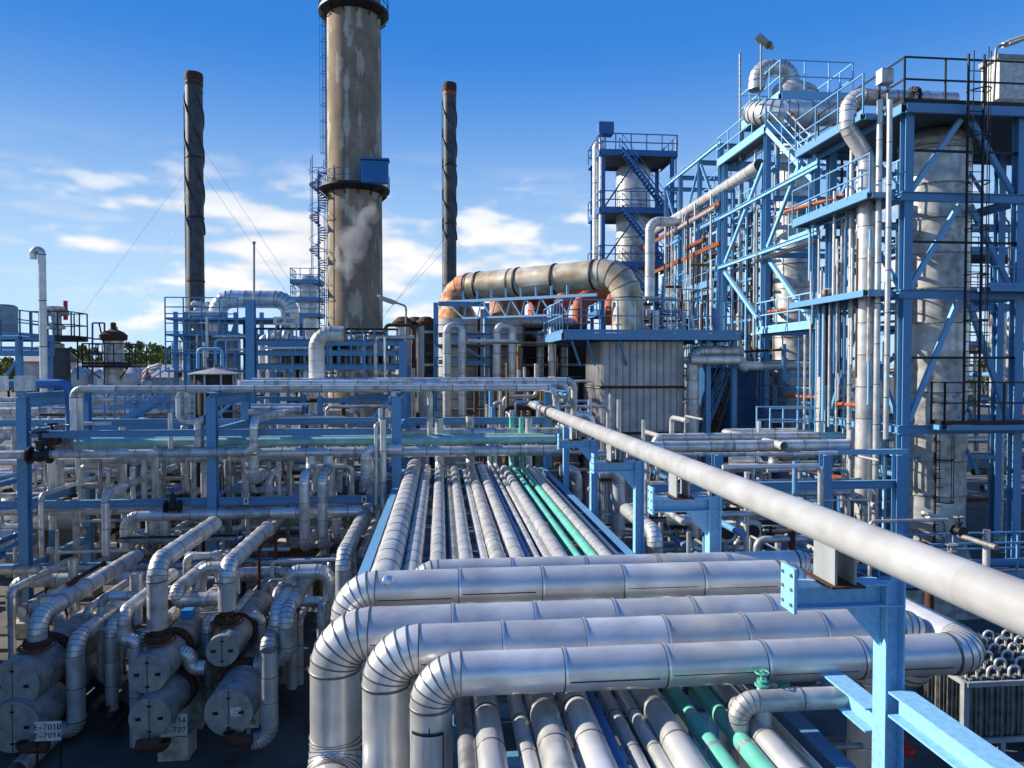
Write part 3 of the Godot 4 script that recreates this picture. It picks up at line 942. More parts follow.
# ---------------------------------------------------------------- the big jacketed pipes that cross over the rack
func crossing_pipes() -> void:
	var A := [M.jacket, M.jacket_pale, M.jacket]
	# [column and row of the left end of the run, distance, diameter, right end column, end of the left leg, label]
	var list := [
		[374.0, 575.0, 8.75, .32, 812.0, "rearmost jacketed crossing pipe, only its top showing behind the others"],
		[372.0, 590.0, 8.1, .41, 800.0, "second rearmost thick crossing pipe, with a dent near its left elbow"],
		[362.0, 633.0, 7.4, .50, 862.0, "thickest crossing pipe with the leftmost wide lobster-back elbow"],
		[412.0, 649.0, 6.95, .45, 912.0, "crossing pipe second from the viewer, between the thickest and the nearest one"],
		[462.0, 674.0, 6.4, .375, 975.0, "nearest crossing pipe, its left leg carrying a rectangular cover plate"]]
	var legs := [419.0, 350.0, 335.0, 386.0, 431.0]
	for i in 5:
		var e = list[i]
		var c := at(e[0], e[1], e[2])
		var k := .7
		var corner := slide(c, 0, legs[i], false)
		var right := slide(c, 0, e[4], false)
		var pts := []
		if i < 2:
			pts = [right, right - Vector3(0, .95, 0), Vector3(right.x, right.y - .95, -(10.6 + (1 - i) * .5)), Vector3(right.x, .3, -(10.6 + (1 - i) * .5))]
		elif i == 2:
			pts = [right, right - Vector3(0, .48, 0), Vector3(right.x, right.y - .48, -10.0), Vector3(right.x, .3, -10.0)]
		elif i == 3:
			pts = [right, right - Vector3(0, .42, 0), Vector3(right.x, right.y - .42, -10.4), Vector3(right.x, .3, -10.4)]
		else:
			pts = [right, Vector3(right.x, right.y, -8.2), Vector3(right.x, .3, -8.2)]
		pts.push_front(corner)
		if i in [0, 1, 4]:
			pts.push_front(corner - Vector3(0, 2.6 if i == 4 else 1.0, 0))
		else:
			var foot: Vector3 = corner - Vector3(0, 1.38 if i == 2 else 1.5, 0)
			pts.push_front(foot)
			pts.push_front(foot + Vector3(0, 0, 3.6))
		var t := pipe_pts("crossing_pipe", e[5], e[3], A, pts, {"sec": .86, "sides": 40, "k": k, "gores": 7, "seam": PI + .12, "jitter": .3, "straps": true, "gap_lines": true}, "thick pipes crossing over the rack")
		if i == 4:
			# cover plate on the leg over a larger dark sheet that outlines it
			var r: float = e[3] * .5
			for layer in [[1.075, .31, -.98, 1.56, "dark_outline"], [1.1, .285, -.91, 1.42, "cover_plate"]]:
				var pl := SurfaceTool.new()
				pl.begin(Mesh.PRIMITIVE_TRIANGLES)
				for s in 8:
					var a0: float = layer[2] + layer[3] * s / 8.0
					var a1: float = layer[2] + layer[3] * (s + 1) / 8.0
					var R: float = r * layer[0]
					var H: float = layer[1]
					var q := [Vector3(sin(a0) * R, -H, cos(a0) * R), Vector3(sin(a1) * R, -H, cos(a1) * R), Vector3(sin(a1) * R, H, cos(a1) * R), Vector3(sin(a0) * R, H, cos(a0) * R)]
					for j in [0, 2, 1, 0, 3, 2]:
						pl.set_normal((q[j] * Vector3(1, 0, 1)).normalized())
						pl.add_vertex(q[j])
				put(t, layer[4], pl.commit(), M.black if layer[4] == "dark_outline" else M.jacket, Transform3D(Basis(), corner - Vector3(0, .74, 0)))
		if i == 1:
			var b := at(388, 581, e[2] - e[3] * .46)
			put(t, "inspection_plug", lathe("plug", [[0, -.5], [1, -.5], [1.1, 0], [.9, .3], [0, .5]], 18), M.bright, along(b, b + Vector3(0, .03, .05), .055, .055))
		if i == 1:
			var s := at(812, 563, 8.2)
			turned(t, "sampling_plug", "plug2", [[0, 0], [.6, 0], [.6, .4], [1, .4], [1, .8], [.5, .8], [.5, 1.1], [0, 1.1]], 8, M.rust_dark, s, Vector3.UP, .05)
	# side branch from the green pipes to the right
	var o := {"sec": .5, "sides": 24, "k": .85}
	pipe("branch_pipe", "short jacketed branch arching over to the right beside the green pipes", .185, [M.jacket_worn, M.jacket_worn], at(738, 745, 6.0), "y702 x846", o)
	pipe("branch_pipe", "stub of jacketed branch dropping onto the right green pipe", .17, [M.jacket_worn, M.jacket_worn], at(761, 735, 6.05), "y705", o)
	pipe("branch_pipe", "jacketed branch lying behind the arching one beside the green valves", .16, [M.jacket_worn, M.jacket_worn], at(778, 696, 7.0), "x862", o)
	valve("left green gate valve on the branch pipe below the nearest crossing pipe", at(762, 692, 6.1), .16, Vector3.UP, M.green, M.green, "green valves")
	valve("right green gate valve on the branch pipe below the nearest crossing pipe", at(783, 690, 6.9), .16, Vector3.UP, M.green, M.green, "green valves")
	pipe("conduit", "thin grey conduit running low to the left of the nearest post", .07, M.bare, at(818, 748, 7.5), "x862", {"sides": 10})

# ---------------------------------------------------------------- exchangers on the left
func text_plate(parent: Node3D, called: String, words: String, where: Vector3, size: float, m: Material) -> void:
	var tm := TextMesh.new()
	var f := SystemFont.new()
	f.font_names = PackedStringArray(["Droid Sans Mono"])
	tm.font = f
	tm.text = words
	tm.font_size = 32
	tm.pixel_size = size / 32.0
	tm.depth = 0.012
	put(parent, called, tm, m, Transform3D(Basis(), where))
func exchanger(label: String, head: Vector3, dia: float, length: float, turned_up: bool) -> Node3D:
	var t := thing("heat_exchanger", label, "heat exchanger", head - Vector3(0, dia * .5, 0), "heat exchangers")
	var r := dia * .5
	var z := func(k: float) -> Vector3: return head - Vector3(0, 0, k)
	var h := put(t, "channel_head", lathe("head_drum", [[0, -.5], [.97, -.5], [1, -.47], [1, .5], [0, .5]], 40), M.exchanger, along(z.call(1.05), z.call(0.0), r, r))
	h.set_meta("label", "grey channel head")
	put(t, "end_cover", lathe("cover_disc", [[0, -.5], [.98, -.5], [1, -.2], [1, .3], [.98, .5], [0, .5]], 40), M.head_paint, along(z.call(-.001), z.call(-.035), r * .985, r * .985))
	slab(t, "cover_seam", head + Vector3(-.006, -r * .95, .033), head + Vector3(.006, r * .95, .039), M.black)
	for s in [-1, 1]:
		slab(t, "lifting_lug", head + Vector3(s * r * .52 - .045, -.025, .036), head + Vector3(s * r * .52 + .045, .03, .05), M.black)
		slab(t, "lifting_lug", head + Vector3(-.035, s * r * .62 - .015, .037), head + Vector3(.035, s * r * .62 + .015, .051), M.black)
	for k in [1.09, 1.2]:
		put(t, "girth_flange", lathe("girth", [[.9, -.5], [1.12, -.5], [1.14, -.3], [1.14, .3], [1.12, .5], [.9, .5]], 40), M.rust_dark, along(z.call(k + .08), z.call(k), r, r))
	put(t, "shell", rod_mesh(40), M.exchanger, along(z.call(length), z.call(1.28), r * .97, r * .97))
	for k in [2.2, 3.2]:
		if k < length:
			put(t, "shell_band", rod_mesh(40), M.jacket_worn, along(z.call(k + .04), z.call(k), r * .985, r * .985))
	return t
func exchangers() -> void:
	var A := [M.jacket, M.jacket_worn]
	var D := 13.3
	var list := [[13.5, 686, 13.7, .92, "upper heat exchanger of the leftmost pair, cut by the picture's left edge"], [13.5, 727, 13.5, .92, "lower heat exchanger of the leftmost pair, above the white sign"],
		[148, 674, 13.4, .70, "upper heat exchanger of the middle pair, with round bolted nozzle on top"], [150, 718, 13.1, .72, "lower heat exchanger of the middle pair, at ground level"],
		[222.5, 650.5, 14.2, .62, "upper heat exchanger of the right pair, the smallest and highest head"], [229, 712, 13.2, .86, "lower heat exchanger of the right pair, with a white note on its head"]]
	var tops := []
	for e in list:
		var p := at(e[0], e[1], e[2])
		tops.append(p)
		exchanger(e[4], p, e[3], 4.1, true)
	# saddles (concrete plinths) that carry each pair
	for i in [1, 3, 5]:
		var p: Vector3 = tops[i]
		var q: Vector3 = tops[i - 1]
		var t := thing("saddle_pier", "concrete pier under the %s pair of heat exchangers" % ["leftmost", "middle", "right"][i / 2], "pier", Vector3(p.x, 0, p.z - 1.9))
		for z in [1.75, 3.6]:
			slab(t, "plinth", Vector3(p.x - .32, 0, p.z - z - .16), Vector3(p.x + .36, p.y - list[i][3] * .42, p.z - z + .16), M.concrete)
			slab(t, "cradle", Vector3(q.x - .16, p.y + list[i][3] * .44, q.z - z - .1), Vector3(q.x + .16, q.y - list[i - 1][3] * .44, q.z - z + .1), M.grey_paint)
	# connecting spools between upper and lower heads, and top nozzles
	for i in [0, 2, 4]:
		var up: Vector3 = tops[i]
		var lo: Vector3 = tops[i + 1]
		var s := thing("connecting_spool", "rusty spool joining the %s pair of heat exchanger heads" % ["leftmost", "middle", "right"][i / 2], "pipe", Vector3(lo.x, lo.y, lo.z - .6))
		var a := Vector3(up.x, up.y - list[i][3] * .47, up.z - .62)
		var b := Vector3(up.x, lo.y + list[i + 1][3] * .44, up.z - .62)
		rod(s, "neck", a, b, .11, M.rust, 16)
		flange(s, (a + b) * .5, Vector3.UP, .12, M.rust_dark)
	var noz := [[at(22, 640, 13.75), tops[0], .27], [at(152, 628, 13.6), tops[2], .28], [at(229, 610, 14.4), tops[4], .3]]
	# risers that leave the top nozzles
	pipe("riser_pipe", "jacketed riser bending back from the top nozzle of the leftmost heat exchanger", .33, A, Vector3(tops[0].x + .1, tops[0].y + .62, tops[0].z - .6), "Y.42 z18.8", {"sec": .5, "sides": 24, "k": .9})
	pipe("riser_pipe", "tall jacketed riser on the middle heat exchanger, bending back at its top", .36, A, Vector3(tops[2].x - .05, tops[2].y + .62, tops[2].z - .6), "y563 z17.4", {"sec": .62, "sides": 24, "k": .9})
	pipe("riser_pipe", "jacketed riser on the right heat exchanger, bending back at its top", .34, A, Vector3(tops[4].x - .08, tops[4].y + .6, tops[4].z - .6), "y566 z18.2", {"sec": .55, "sides": 24, "k": .9})
	for i in [0, 2, 4]:
		var p: Vector3 = tops[i] + Vector3([.1, -.05, -.08][i / 2], 0, -.6)
		var s := thing("top_nozzle", "dark rusted bolted nozzle on the upper %s heat exchanger" % ["leftmost", "middle", "right"][i / 2], "nozzle", p + Vector3(0, list[i][3] * .45, 0))
		rod(s, "neck", p + Vector3(0, list[i][3] * .45, 0), p + Vector3(0, .66, 0), .13, M.rust_dark, 16)
		flange(s, p + Vector3(0, list[i][3] * .5 + .1, 0), Vector3.UP, .15, M.rust_dark)
		var ring := put(s, "lagging_hoop", torus_mesh("hoop", 1.0, .07, 28, 8), M.rust, Transform3D(Basis().scaled(Vector3.ONE * .3), p + Vector3(0, list[i][3] * .5 + .04, 0)))
		ring.set_meta("label", "rusty hoop")
	# tall pipe left of the middle pair, down to the outlet of the lower leftmost exchanger
	pipe("outlet_pipe", "tall jacketed pipe with bent head and curved foot right of the leftmost exchangers", .31, A, Vector3(at(75, 640, 14.4).x, at(75, 640, 14.4).y, -17.8), "z14.4 y727 x62 z12.9", {"sec": .6, "sides": 24, "k": .9})
	pipe("outlet_pipe", "rusty outlet bend under the lower leftmost heat exchanger", .2, [M.rust_dark], at(22, 742, 13.1), "y748 x48", {"plain": true, "sides": 16, "k": .8})
	pipe("outlet_pipe", "rusty outlet bend under the lower middle heat exchanger", .2, [M.rust_dark], at(165, 740, 12.8), "y744 x137", {"plain": true, "sides": 16, "k": .8})
	pipe("outlet_pipe", "rusty outlet bend under the lower right heat exchanger", .2, [M.rust_dark], at(229, 732, 13.0), "y741 x252", {"plain": true, "sides": 16, "k": .8})
	pipe("outlet_pipe", "jacketed foot bend right of the lower right heat exchanger", .29, A, at(253, 741, 13.2), "x270 y650", {"sec": .5, "sides": 24, "k": .9})
	pipe("looping_pipe", "jacketed S-shaped pipe left of the middle heat exchangers", .24, A, at(137, 745, 13.9), "y640 x124 y612 z16.4", {"sec": .45, "sides": 20, "k": .9})
	pipe("looping_pipe", "jacketed pipe curling down beside the middle upper exchanger", .27, A, at(176, 612, 16.6), "z14.2 x190 y668 x206", {"sec": .45, "sides": 20, "k": .9})
	pipe("looping_pipe", "short jacketed pipe tucked behind the middle riser", .25, A, at(166, 618, 15.4), "z14.4 y640", {"sec": .4, "sides": 20, "k": .9})
	pipe("looping_pipe", "jacketed pipe with a wide hook left of the right riser", .28, A, at(217, 556, 17.6), "z15.0 y600 x236", {"sec": .5, "sides": 20, "k": .9})
	pipe("looping_pipe", "jacketed S-shaped pipe right of the right heat exchangers, sunlit at its bend", .29, A, at(290, 606, 16.4), "z14.3 y664 x255", {"sec": .5, "sides": 24, "k": .9})
	pipe("looping_pipe", "jacketed arch between the hooked pipes right of the exchangers", .31, A, at(277, 655, 14.7), "y610 z16.0 y572 x330 y620", {"sec": .55, "sides": 24, "k": .9})
	pipe("looping_pipe", "rightmost jacketed pipe of the hooked row beside the rack", .31, A, at(310, 575, 17.2), "z14.6 y660 x270", {"sec": .55, "sides": 24, "k": .9})
	pipe("looping_pipe", "jacketed pipe dropping down next to the rack's left edge beam", .34, A, at(372, 500, 22), "z15.6 y600", {"sec": .55, "sides": 24, "k": .9})
	pipe("looping_pipe", "slim jacketed pipe between the hooked row and the rack", .18, A, at(330, 590, 16.4), "z15.2 y700", {"sec": .5, "sides": 16, "k": .9})
	pipe("standing_pipe", "upright jacketed pipe standing before the low cross pipe", .22, A, at(73, 558, 18.4), "y622", {"sec": .6, "sides": 16})
	pipe("standing_pipe", "thin white pipe bending up beside the right post", .07, M.jacket, at(197, 553, 17.5), "X-.25 y565 y612", {"plain": true, "sides": 8})
	pipe("standing_pipe", "small jacketed inverted U behind the middle riser", .14, A, at(163, 589, 16.3), "x181 y610", {"sec": .3, "sides": 14, "k": .8})
	pipe("drain_line", "slim jacketed line crossing behind the tall bent pipe", .12, A, at(94, 630, 15.2), "x118 ", {"sides": 12})
	pipe("drain_line", "upright bare line behind the tall bent pipe", .12, M.jacket_worn, at(100, 630, 15.4), "y700", {"sides": 12})
	# more jacketed lines crowding the gaps between the pairs
	rng.seed = 77
	var gaps := [[88, 690, 16.0], [103, 660, 15.6], [112, 700, 15.0], [118, 640, 16.4], [196, 690, 15.8], [201, 640, 16.2], [208, 720, 15.2], [262, 690, 15.4], [284, 700, 16.0], [292, 660, 15.6], [300, 720, 15.8], [60, 640, 16.6], [12, 640, 16.8], [188, 660, 16.8]]
	for i in gaps.size():
		var e = gaps[i]
		var p := at(e[0], e[1], e[2])
		p.y = .35
		var up := rng.randf_range(1.4, 2.7)
		pipe("gap_pipe", "jacketed upright pipe with bent top crowding the exchangers, %s" % nth([3, 4, 5, 6, 8, 9, 10, 11, 12, 13, 15, 2, 0, 7][i]), rng.randf_range(.15, .26), [M.jacket, M.jacket_worn], p, "Y%.2f %s" % [up, ["Z2.4", "X.7 Y-.6", "Z1.2 Y.7", "X-.6 Z1.5"][i % 4]], {"sec": .45, "sides": 16, "k": .9}, "upright pipes crowding the exchangers")
	# signs
	var s := thing("equipment_sign", "white sign reading E-701B E-701A beside the lower leftmost exchanger", "sign", at(48, 742, 13.0))
	var c := at(48, 731, 13.0)
	slab(s, "board", c + Vector3(-.215, -.165, -.012), c + Vector3(.215, .165, .012), M.sign)
	text_plate(s, "lettering", "E-701B", c + Vector3(0, .075, .014), .125, M.letters)
	text_plate(s, "lettering", "E-701A", c + Vector3(0, -.075, .014), .125, M.letters)
	for x in [-.19, .19]:
		bar(s, "leg", c + Vector3(x, -.19, -.02), Vector3(c.x + x, 0, c.z - .02), .03, .03, M.black)
	var s2 := thing("equipment_sign", "white sign reading E-714 E-707 on a plinth beside the lower middle exchanger", "sign", at(174, 740, 13.3))
	c = at(174, 725, 13.6)
	slab(s2, "board", c + Vector3(-.24, -.2, -.012), c + Vector3(.24, .2, .012), M.sign)
	text_plate(s2, "lettering", "E-714", c + Vector3(.02, .09, .014), .13, M.letters)
	text_plate(s2, "lettering", "E-707", c + Vector3(.02, -.09, .014), .13, M.letters)
	slab(s2, "plinth", Vector3(c.x - .27, 0, c.z - .4), Vector3(c.x + .27, c.y - .2, c.z + .06), M.concrete)
	var s3 := thing("equipment_sign", "half hidden grey sign ending in 70 beside the lower right exchanger", "sign", at(247, 722, 14.0))
	c = at(248, 719, 14.0)
	slab(s3, "board", c + Vector3(-.2, -.17, -.012), c + Vector3(.2, .17, .012), M.sign)
	text_plate(s3, "lettering", "70", c + Vector3(.06, -.06, .014), .14, M.letters)
	slab(s3, "post", Vector3(c.x - .03, 0, c.z - .06), Vector3(c.x + .03, c.y, c.z - .013), M.grey_paint)
	var n := thing("paper_note", "small square white note stuck on the lower right exchanger head", "note", tops[5])
	c = tops[5] + Vector3(.13, .02, .041)
	slab(n, "sheet", c + Vector3(-.09, -.08, 0), c + Vector3(.09, .08, .006), M.sign)
	for k in 3:
		slab(n, "print_line", c + Vector3(-.05, -.04 + .035 * k, .0061), c + Vector3(.05, -.03 + .035 * k, .0075), M.bare)
	var tb := thing("instrument_box", "small bright blue instrument box between the middle and right risers", "instrument", at(188, 614, 14.6))
	slab(tb, "case", at(184.5, 617, 14.7), at(191.5, 610.5, 14.5), M.cabin)
	rod(tb, "capillary", at(191, 613.5, 14.6), at(222, 612, 14.5), .012, M.bare, 6)
	# scaffold steps and ochre blocks, the first coloured to pass for sunlit ground
	for e in [[196, 590, 21, "ochre block painting the sunlit ground seen between middle and right risers"], [300, 555, 23.5, "sandy wall panel seen under the lower tier"]]:
		var w := thing("ochre_block", e[3], "block", on(e[0], 620))
		var q := at(e[0], e[1], e[2])
		slab(w, "block", Vector3(q.x - .7, 0, q.z - .5), Vector3(q.x + .7, q.y + .35, q.z + .5), M.ochre)
		slab(w, "coping", Vector3(q.x - .75, q.y + .35, q.z - .55), Vector3(q.x + .75, q.y + .43, q.z + .55), M.concrete)
	var st := thing("step_unit", "dark steel steps on the ground between the left and middle exchangers", "steps", on(118, 742))
	var f := on(118, 742)
	for k in 3:
		slab(st, "tread", f + Vector3(-.35 - k * .24, .2 + k * .22, -.9 - .0), f + Vector3(-.12 - k * .24, .24 + k * .22, -.2), M.black)
	for z in [-.92, -.19]:
		bar(st, "stringer", f + Vector3(0, .02, z), f + Vector3(-.9, .85, z), .03, .14, M.black)

# ---------------------------------------------------------------- tower structure on the right
const TX := 15.6
func tower_structure() -> void:
	var B: Material = M.blue
	var t := thing("tower_steelwork", "tall blue steel frame with platforms around the silver column at the right edge", "steel structure", Vector3(TX, 0, -23))
	var x0 := at(905, 300, 22.9).x
	var x1 := at(1014, 480, 22.9).x
	var D0 := 22.9
	var D1 := 27.6
	var lv := [at(905, 107, D0).y, at(905, 193, D0).y, at(905, 290, D0).y, at(905, 425, D0).y]
	for x in [x0, x1 + .0, x1 + 3.2]:
		for d in [D0, D1]:
			steel(t, "post", Vector3(x, 0, -d), Vector3(x, lv[0] - .01, -d), .3, .3, B)
			slab(t, "footing", Vector3(x - .35, 0, -d - .35), Vector3(x + .35, .25, -d + .35), M.concrete)
	platform(t, x0 - .35, x1 + 4.2, D0 - .35, D1 + .4, lv[0], "fl", B, {"rail": 1.5, "gap": 1.5, "beam": .3, "rail_mat": M.black})
	for i in [1, 2, 3]:
		var y: float = lv[i] - .15
		for d in [D0 - .15, D1]:
			steel(t, "ring_beam", Vector3(x0 - .3, y, -d), Vector3(x1 + 4.0, y, -d), .16, .3, B)
		for x in [x0 - .15, x1 + .15]:
			steel(t, "ring_beam", Vector3(x, y, -D0 - .1), Vector3(x, y, -D1 + .1), .16, .3, B)
	var wx := at(926, 425, D0).x
	platform(t, wx, x1 + 3.0, D0 - .9, D0 - .26, lv[3] + .05, "fl", B, {"rail": 1.4, "gap": 1.0, "beam": .16, "rail_mat": M.black})
	platform(t, at(972, 290, D0).x, x1 + 3.0, D0 - .7, D0 - .26, lv[2] + .05, "f", B, {"rail": 1.3, "gap": 1.0, "beam": .14})
	# top level reaches further left
	platform(t, x0 - 1.2, x0 - .42, D0 + .6, 28.2, lv[0] - .05, "l", B, {"rail": 1.35, "beam": .18})
	platform(t, x0 - 1.3, x0 - .42, D0, 28.2, lv[1], "l", B, {"rail": 1.3, "beam": .18})
	platform(t, x0 - 1.4, x0 - .42, D0, 28.2, lv[2], "", B, {"beam": .22})
	# braces on the front and left faces
	for i in 3:
		var a: float = lv[i + 1]
		var b: float = lv[i]
		bar(t, "diagonal_brace", Vector3(x0 + .2, a + .1, -D0 - .05), Vector3((x0 + x1) * .5 - .1, b - .35, -D0 - .05), .14, .16, M.blue_pale)
		bar(t, "diagonal_brace", Vector3(x1 - .2, a + .1, -D0 - .05), Vector3((x0 + x1) * .5 + .3, b - .35, -D0 - .05), .14, .16, B)
		bar(t, "diagonal_brace", Vector3(x0 - .05, a + .1, -D1 + .2), Vector3(x0 - .05, b - .35, -(D0 + D1) * .5), .12, .14, B)
		bar(t, "diagonal_brace", Vector3(x0 - .05, a + .1, -D0 - .2), Vector3(x0 - .05, b - .35, -(D0 + D1) * .5 - .3), .12, .14, B)
		bar(t, "girt", Vector3(x0, (a + b) * .5, -D0), Vector3(x1, (a + b) * .5, -D0), .06, .08, M.black)
	var lx := at(974, 300, D0 - .6).x
	ladder(t, Vector3(lx, lv[3], -D0 + .55), lv[0] + 1.6 - lv[3], .55, M.black, Vector3.BACK)
	ladder(t, Vector3(at(944, 450, 24).x, .4, -24.1), lv[3] - .3, .5, M.black, Vector3.BACK)
	# columns
	column("silver column standing in the blue frame at the right, with banded jacket and flared foot", Vector3(18.2, 0, -25.2), 1.16, lv[0] - .5, true)
	column("silver column in the middle of the tower structure, under the top platform with the wind sock", Vector3(18.35, 0, -36), 1.05, at(790, 95, 36).y, false)
	column("slimmer silver column behind the left end of the tower structure", Vector3(18.0, 0, -46), .62, at(750, 215, 46).y, false)
	# second frame further back around the middle column
	var u := thing("tower_steelwork", "blue steel frame with stairs and crown platform around the middle silver column", "steel structure", Vector3(TX, 0, -36))
	var top2 := at(790, 92, 33.4).y
	var ux := 15.6
	var uz := [28.9, 33.4, 38.6]
	var ut := [at(813, 150, 28.9).y, at(765, 135, 33.4).y, at(735, 165, 38.6).y]
	for i in 3:
		for x in [ux, 20.9]:
			steel(u, "post", Vector3(x, 0, -uz[i]), Vector3(x, ut[i], -uz[i]), .26, .26, B)
		steel(u, "cross_beam", Vector3(ux + .14, ut[i] - .2, -uz[i]), Vector3(20.76, ut[i] - .2, -uz[i]), .18, .26, B)
	var ulv := [at(765, 252, 33.4).y, at(765, 330, 33.4).y, at(765, 412, 33.4).y, at(765, 195, 33.4).y]
	for i in 4:
		if i in [1, 2]:
			platform(u, ux - .35, ux + .3, 28.4, 33.7, ulv[i], "l", M.blue_pale if i != 2 else B, {"rail": 1.3, "gap": 1.1, "beam": .2})
		else:
			steel(u, "long_beam", Vector3(ux - .2, ulv[i], -28.4), Vector3(ux - .2, ulv[i], -39.0), .14, .18, M.blue_pale)
			railing(u, Vector3(ux - .2, ulv[i] + .1, -28.4), Vector3(ux - .2, ulv[i] + .1, -30.8), M.blue_pale, 1.3, .9)
		for k in 3:
			steel(u, "cross_beam", Vector3(ux + .35, ulv[i] - .15, -uz[k]), Vector3(20.76, ulv[i] - .15, -uz[k]), .16, .24, B)
		steel(u, "long_beam", Vector3(20.9, ulv[i] - .15, -28.5), Vector3(20.9, ulv[i] - .15, -38.9), .16, .24, B)
		bar(u, "plan_brace", Vector3(ux + .35, ulv[i] - .1, -uz[0]), Vector3(20.7, ulv[i] - .1, -uz[1]), .1, .1, B)
	for i in 2:
		bar(u, "diagonal_brace", Vector3(ux - .04, ulv[1] + .2, -uz[i] - .2), Vector3(ux - .04, ulv[0] - .3, -uz[i + 1] + .2), .16, .18, M.blue_pale)
		bar(u, "diagonal_brace", Vector3(ux - .04, ulv[0] + .2, -uz[i + 1] + .2), Vector3(ux - .04, ulv[3] + 1.6, -uz[i] - .3), .14, .16, M.blue_pale)
		bar(u, "diagonal_brace", Vector3(ux + .3, ulv[2] + .2, -28.85), Vector3(20.6, ulv[1] - .3, -28.85 - i * .01), .14, .16, B)
		bar(u, "diagonal_brace", Vector3(ux + .3, ulv[1] + .2, -28.85), Vector3(18.2, ulv[0] - .3, -28.85 + i * .01), .14, .16, B)
	# crown platform
	platform(u, 16.3, 20.0, 33.6, 38.2, top2, "flrb", M.blue_pale, {"rail": 1.6, "beam": .34, "gap": 1.3})
	platform(u, 15.4, 16.4, 33.2, 39.2, at(765, 128, 33.4).y, "lf", M.blue_pale, {"rail": 1.3, "beam": .28})
	for x in [16.3, 20.5]:
		for d in [33.8, 38.0]:
			bar(u, "prop", Vector3(x, ulv[3], -d), Vector3(x, top2 - .36, -d), .16, .16, B)
	stair(u, Vector3(16.9, at(800, 178, 30).y, -30.6), Vector3(15.9, at(768, 124, 32.4).y, -33.2), .9, M.blue_pale, Vector3.RIGHT)
	bar(u, "rusty_handrail", Vector3(17.4, at(800, 165, 30.6).y, -30.6), Vector3(16.5, at(786, 112, 33).y, -33.0), .09, .12, M.rust)
	# far portal frames
	var v := thing("portal_steelwork", "open pale blue portal frames in a row at the left end of the tower structure", "steel structure", Vector3(TX, 0, -44))
	var vy := at(700, 158, 42).y
	for d in [39.2, 42.5, 46.0, 49.0]:
		steel(v, "post", Vector3(TX, 0, -d), Vector3(TX, vy, -d), .24, .24, B)
		steel(v, "post", Vector3(20.4, 0, -d), Vector3(20.4, vy, -d), .24, .24, B)
		steel(v, "rafter", Vector3(TX + .13, vy - .13, -d), Vector3(20.27, vy - .13, -d), .2, .26, B)
		steel(v, "rafter", Vector3(TX + .13, vy - 3.2, -d), Vector3(20.27, vy - 3.2, -d), .2, .26, B)
	for k in [[0.0, .26, M.blue_pale], [4.2, .3, B], [8.2, .3, B], [11.2, .26, B], [14.0, .26, B]]:
		steel(v, "long_beam", Vector3(TX - .02, vy + .13 - k[0], -39.3), Vector3(TX - .02, vy + .13 - k[0], -48.9), .16, k[1], k[2])
	for k in [[39.4, 42.3], [45.8, 42.7], [46.2, 48.8]]:
		bar(v, "diagonal_brace", Vector3(TX, vy - 4.0, -k[0]), Vector3(TX, vy - .3, -k[1]), .13, .13, B)
		bar(v, "diagonal_brace", Vector3(TX, vy - 12.0, -k[0]), Vector3(TX, vy - 8.4, -k[1]), .13, .13, M.blue_pale)
	platform(v, TX - 1.3, TX - .12, 34.5, 49, at(740, 380, 40).y + 1.2, "l", B, {"rail": 1.2})
	platform(v, TX - .2, TX + .8, 39.4, 49, vy - 7.6, "lr", B, {"rail": 1.2})
	platform(v, TX - .2, TX + .8, 39.4, 49, vy - 10.8, "l", B, {"rail": 1.2})
	# rusty stringer along the left side
	bar(v, "rusty_stringer", Vector3(TX - .2, vy - 3.4, -38.8), Vector3(TX - .2, vy - 3.4, -54.6), .1, .26, M.rust)
	bar(v, "rusty_stringer", Vector3(TX - .2, vy - 5.6, -38.8), Vector3(TX - .2, vy - 5.6, -52), .1, .24, M.rust)

func secondary_steel() -> void:
	# thin posts, girts, ladders and rails that fill the tower's left face, bay by bay
	rng.seed = 37
	var bays_at := [23.4, 25.6, 28.9, 33.4, 36.0, 38.8, 42.3, 45.8, 49.0]
	var tops := [14.5, 14.5, 15.0, 19.0, 18.0, 18.8, 18.8, 18.8]
	for i in bays_at.size() - 1:
		if i == 2:
			continue
		var a: float = bays_at[i]
		var b: float = bays_at[i + 1]
		var t := thing("bay_steelwork", "light blue secondary steel in a bay of the tower's left face, %s" % nth(bays_at.size() - 2 - i), "steel structure", Vector3(TX, 0, -a), "bays of light steel on the tower's left face")
		var x := TX + .35
		for d in [a + .5, (a + b) * .5, b - .5]:
			var y0 := rng.randf_range(0.0, 3.0)
			bar(t, "post", Vector3(x, y0, -d), Vector3(x, tops[i] - rng.randf() * 3.0, -d), .1, .1, [M.blue, M.blue_pale, M.jacket][rng.randi() % 3])
		var y := 3.4
		while y < tops[i] - 1.0:
			bar(t, "girt", Vector3(x + .08, y, -a), Vector3(x + .08, y, -b), .08, .12, M.blue if rng.randf() < .6 else M.blue_pale)
			if rng.randf() < .55:
				railing(t, Vector3(x + .12, y + .07, -a - .1), Vector3(x + .12, y + .07, -b + .1), M.blue_pale, 1.1, .8, .04, false)
			if rng.randf() < .5:
				bar(t, "diagonal_brace", Vector3(x + 3.0, y, -a - .3), Vector3(x + 3.0, y + 2.2, -b + .3), .09, .09, M.blue)
			if rng.randf() < .4:
				bar(t, "cross_girt", Vector3(x + .1, y + .5, -(a + b) * .5), Vector3(20.4, y + .5, -(a + b) * .5), .09, .12, M.blue)
			y += rng.randf_range(1.5, 2.3)
		if i % 2 == 0:
			ladder(t, Vector3(x + .3, 2.0, -a - .8), tops[i] - 4.0, .42, M.blue_deep if i % 4 else M.black, Vector3.LEFT, true)

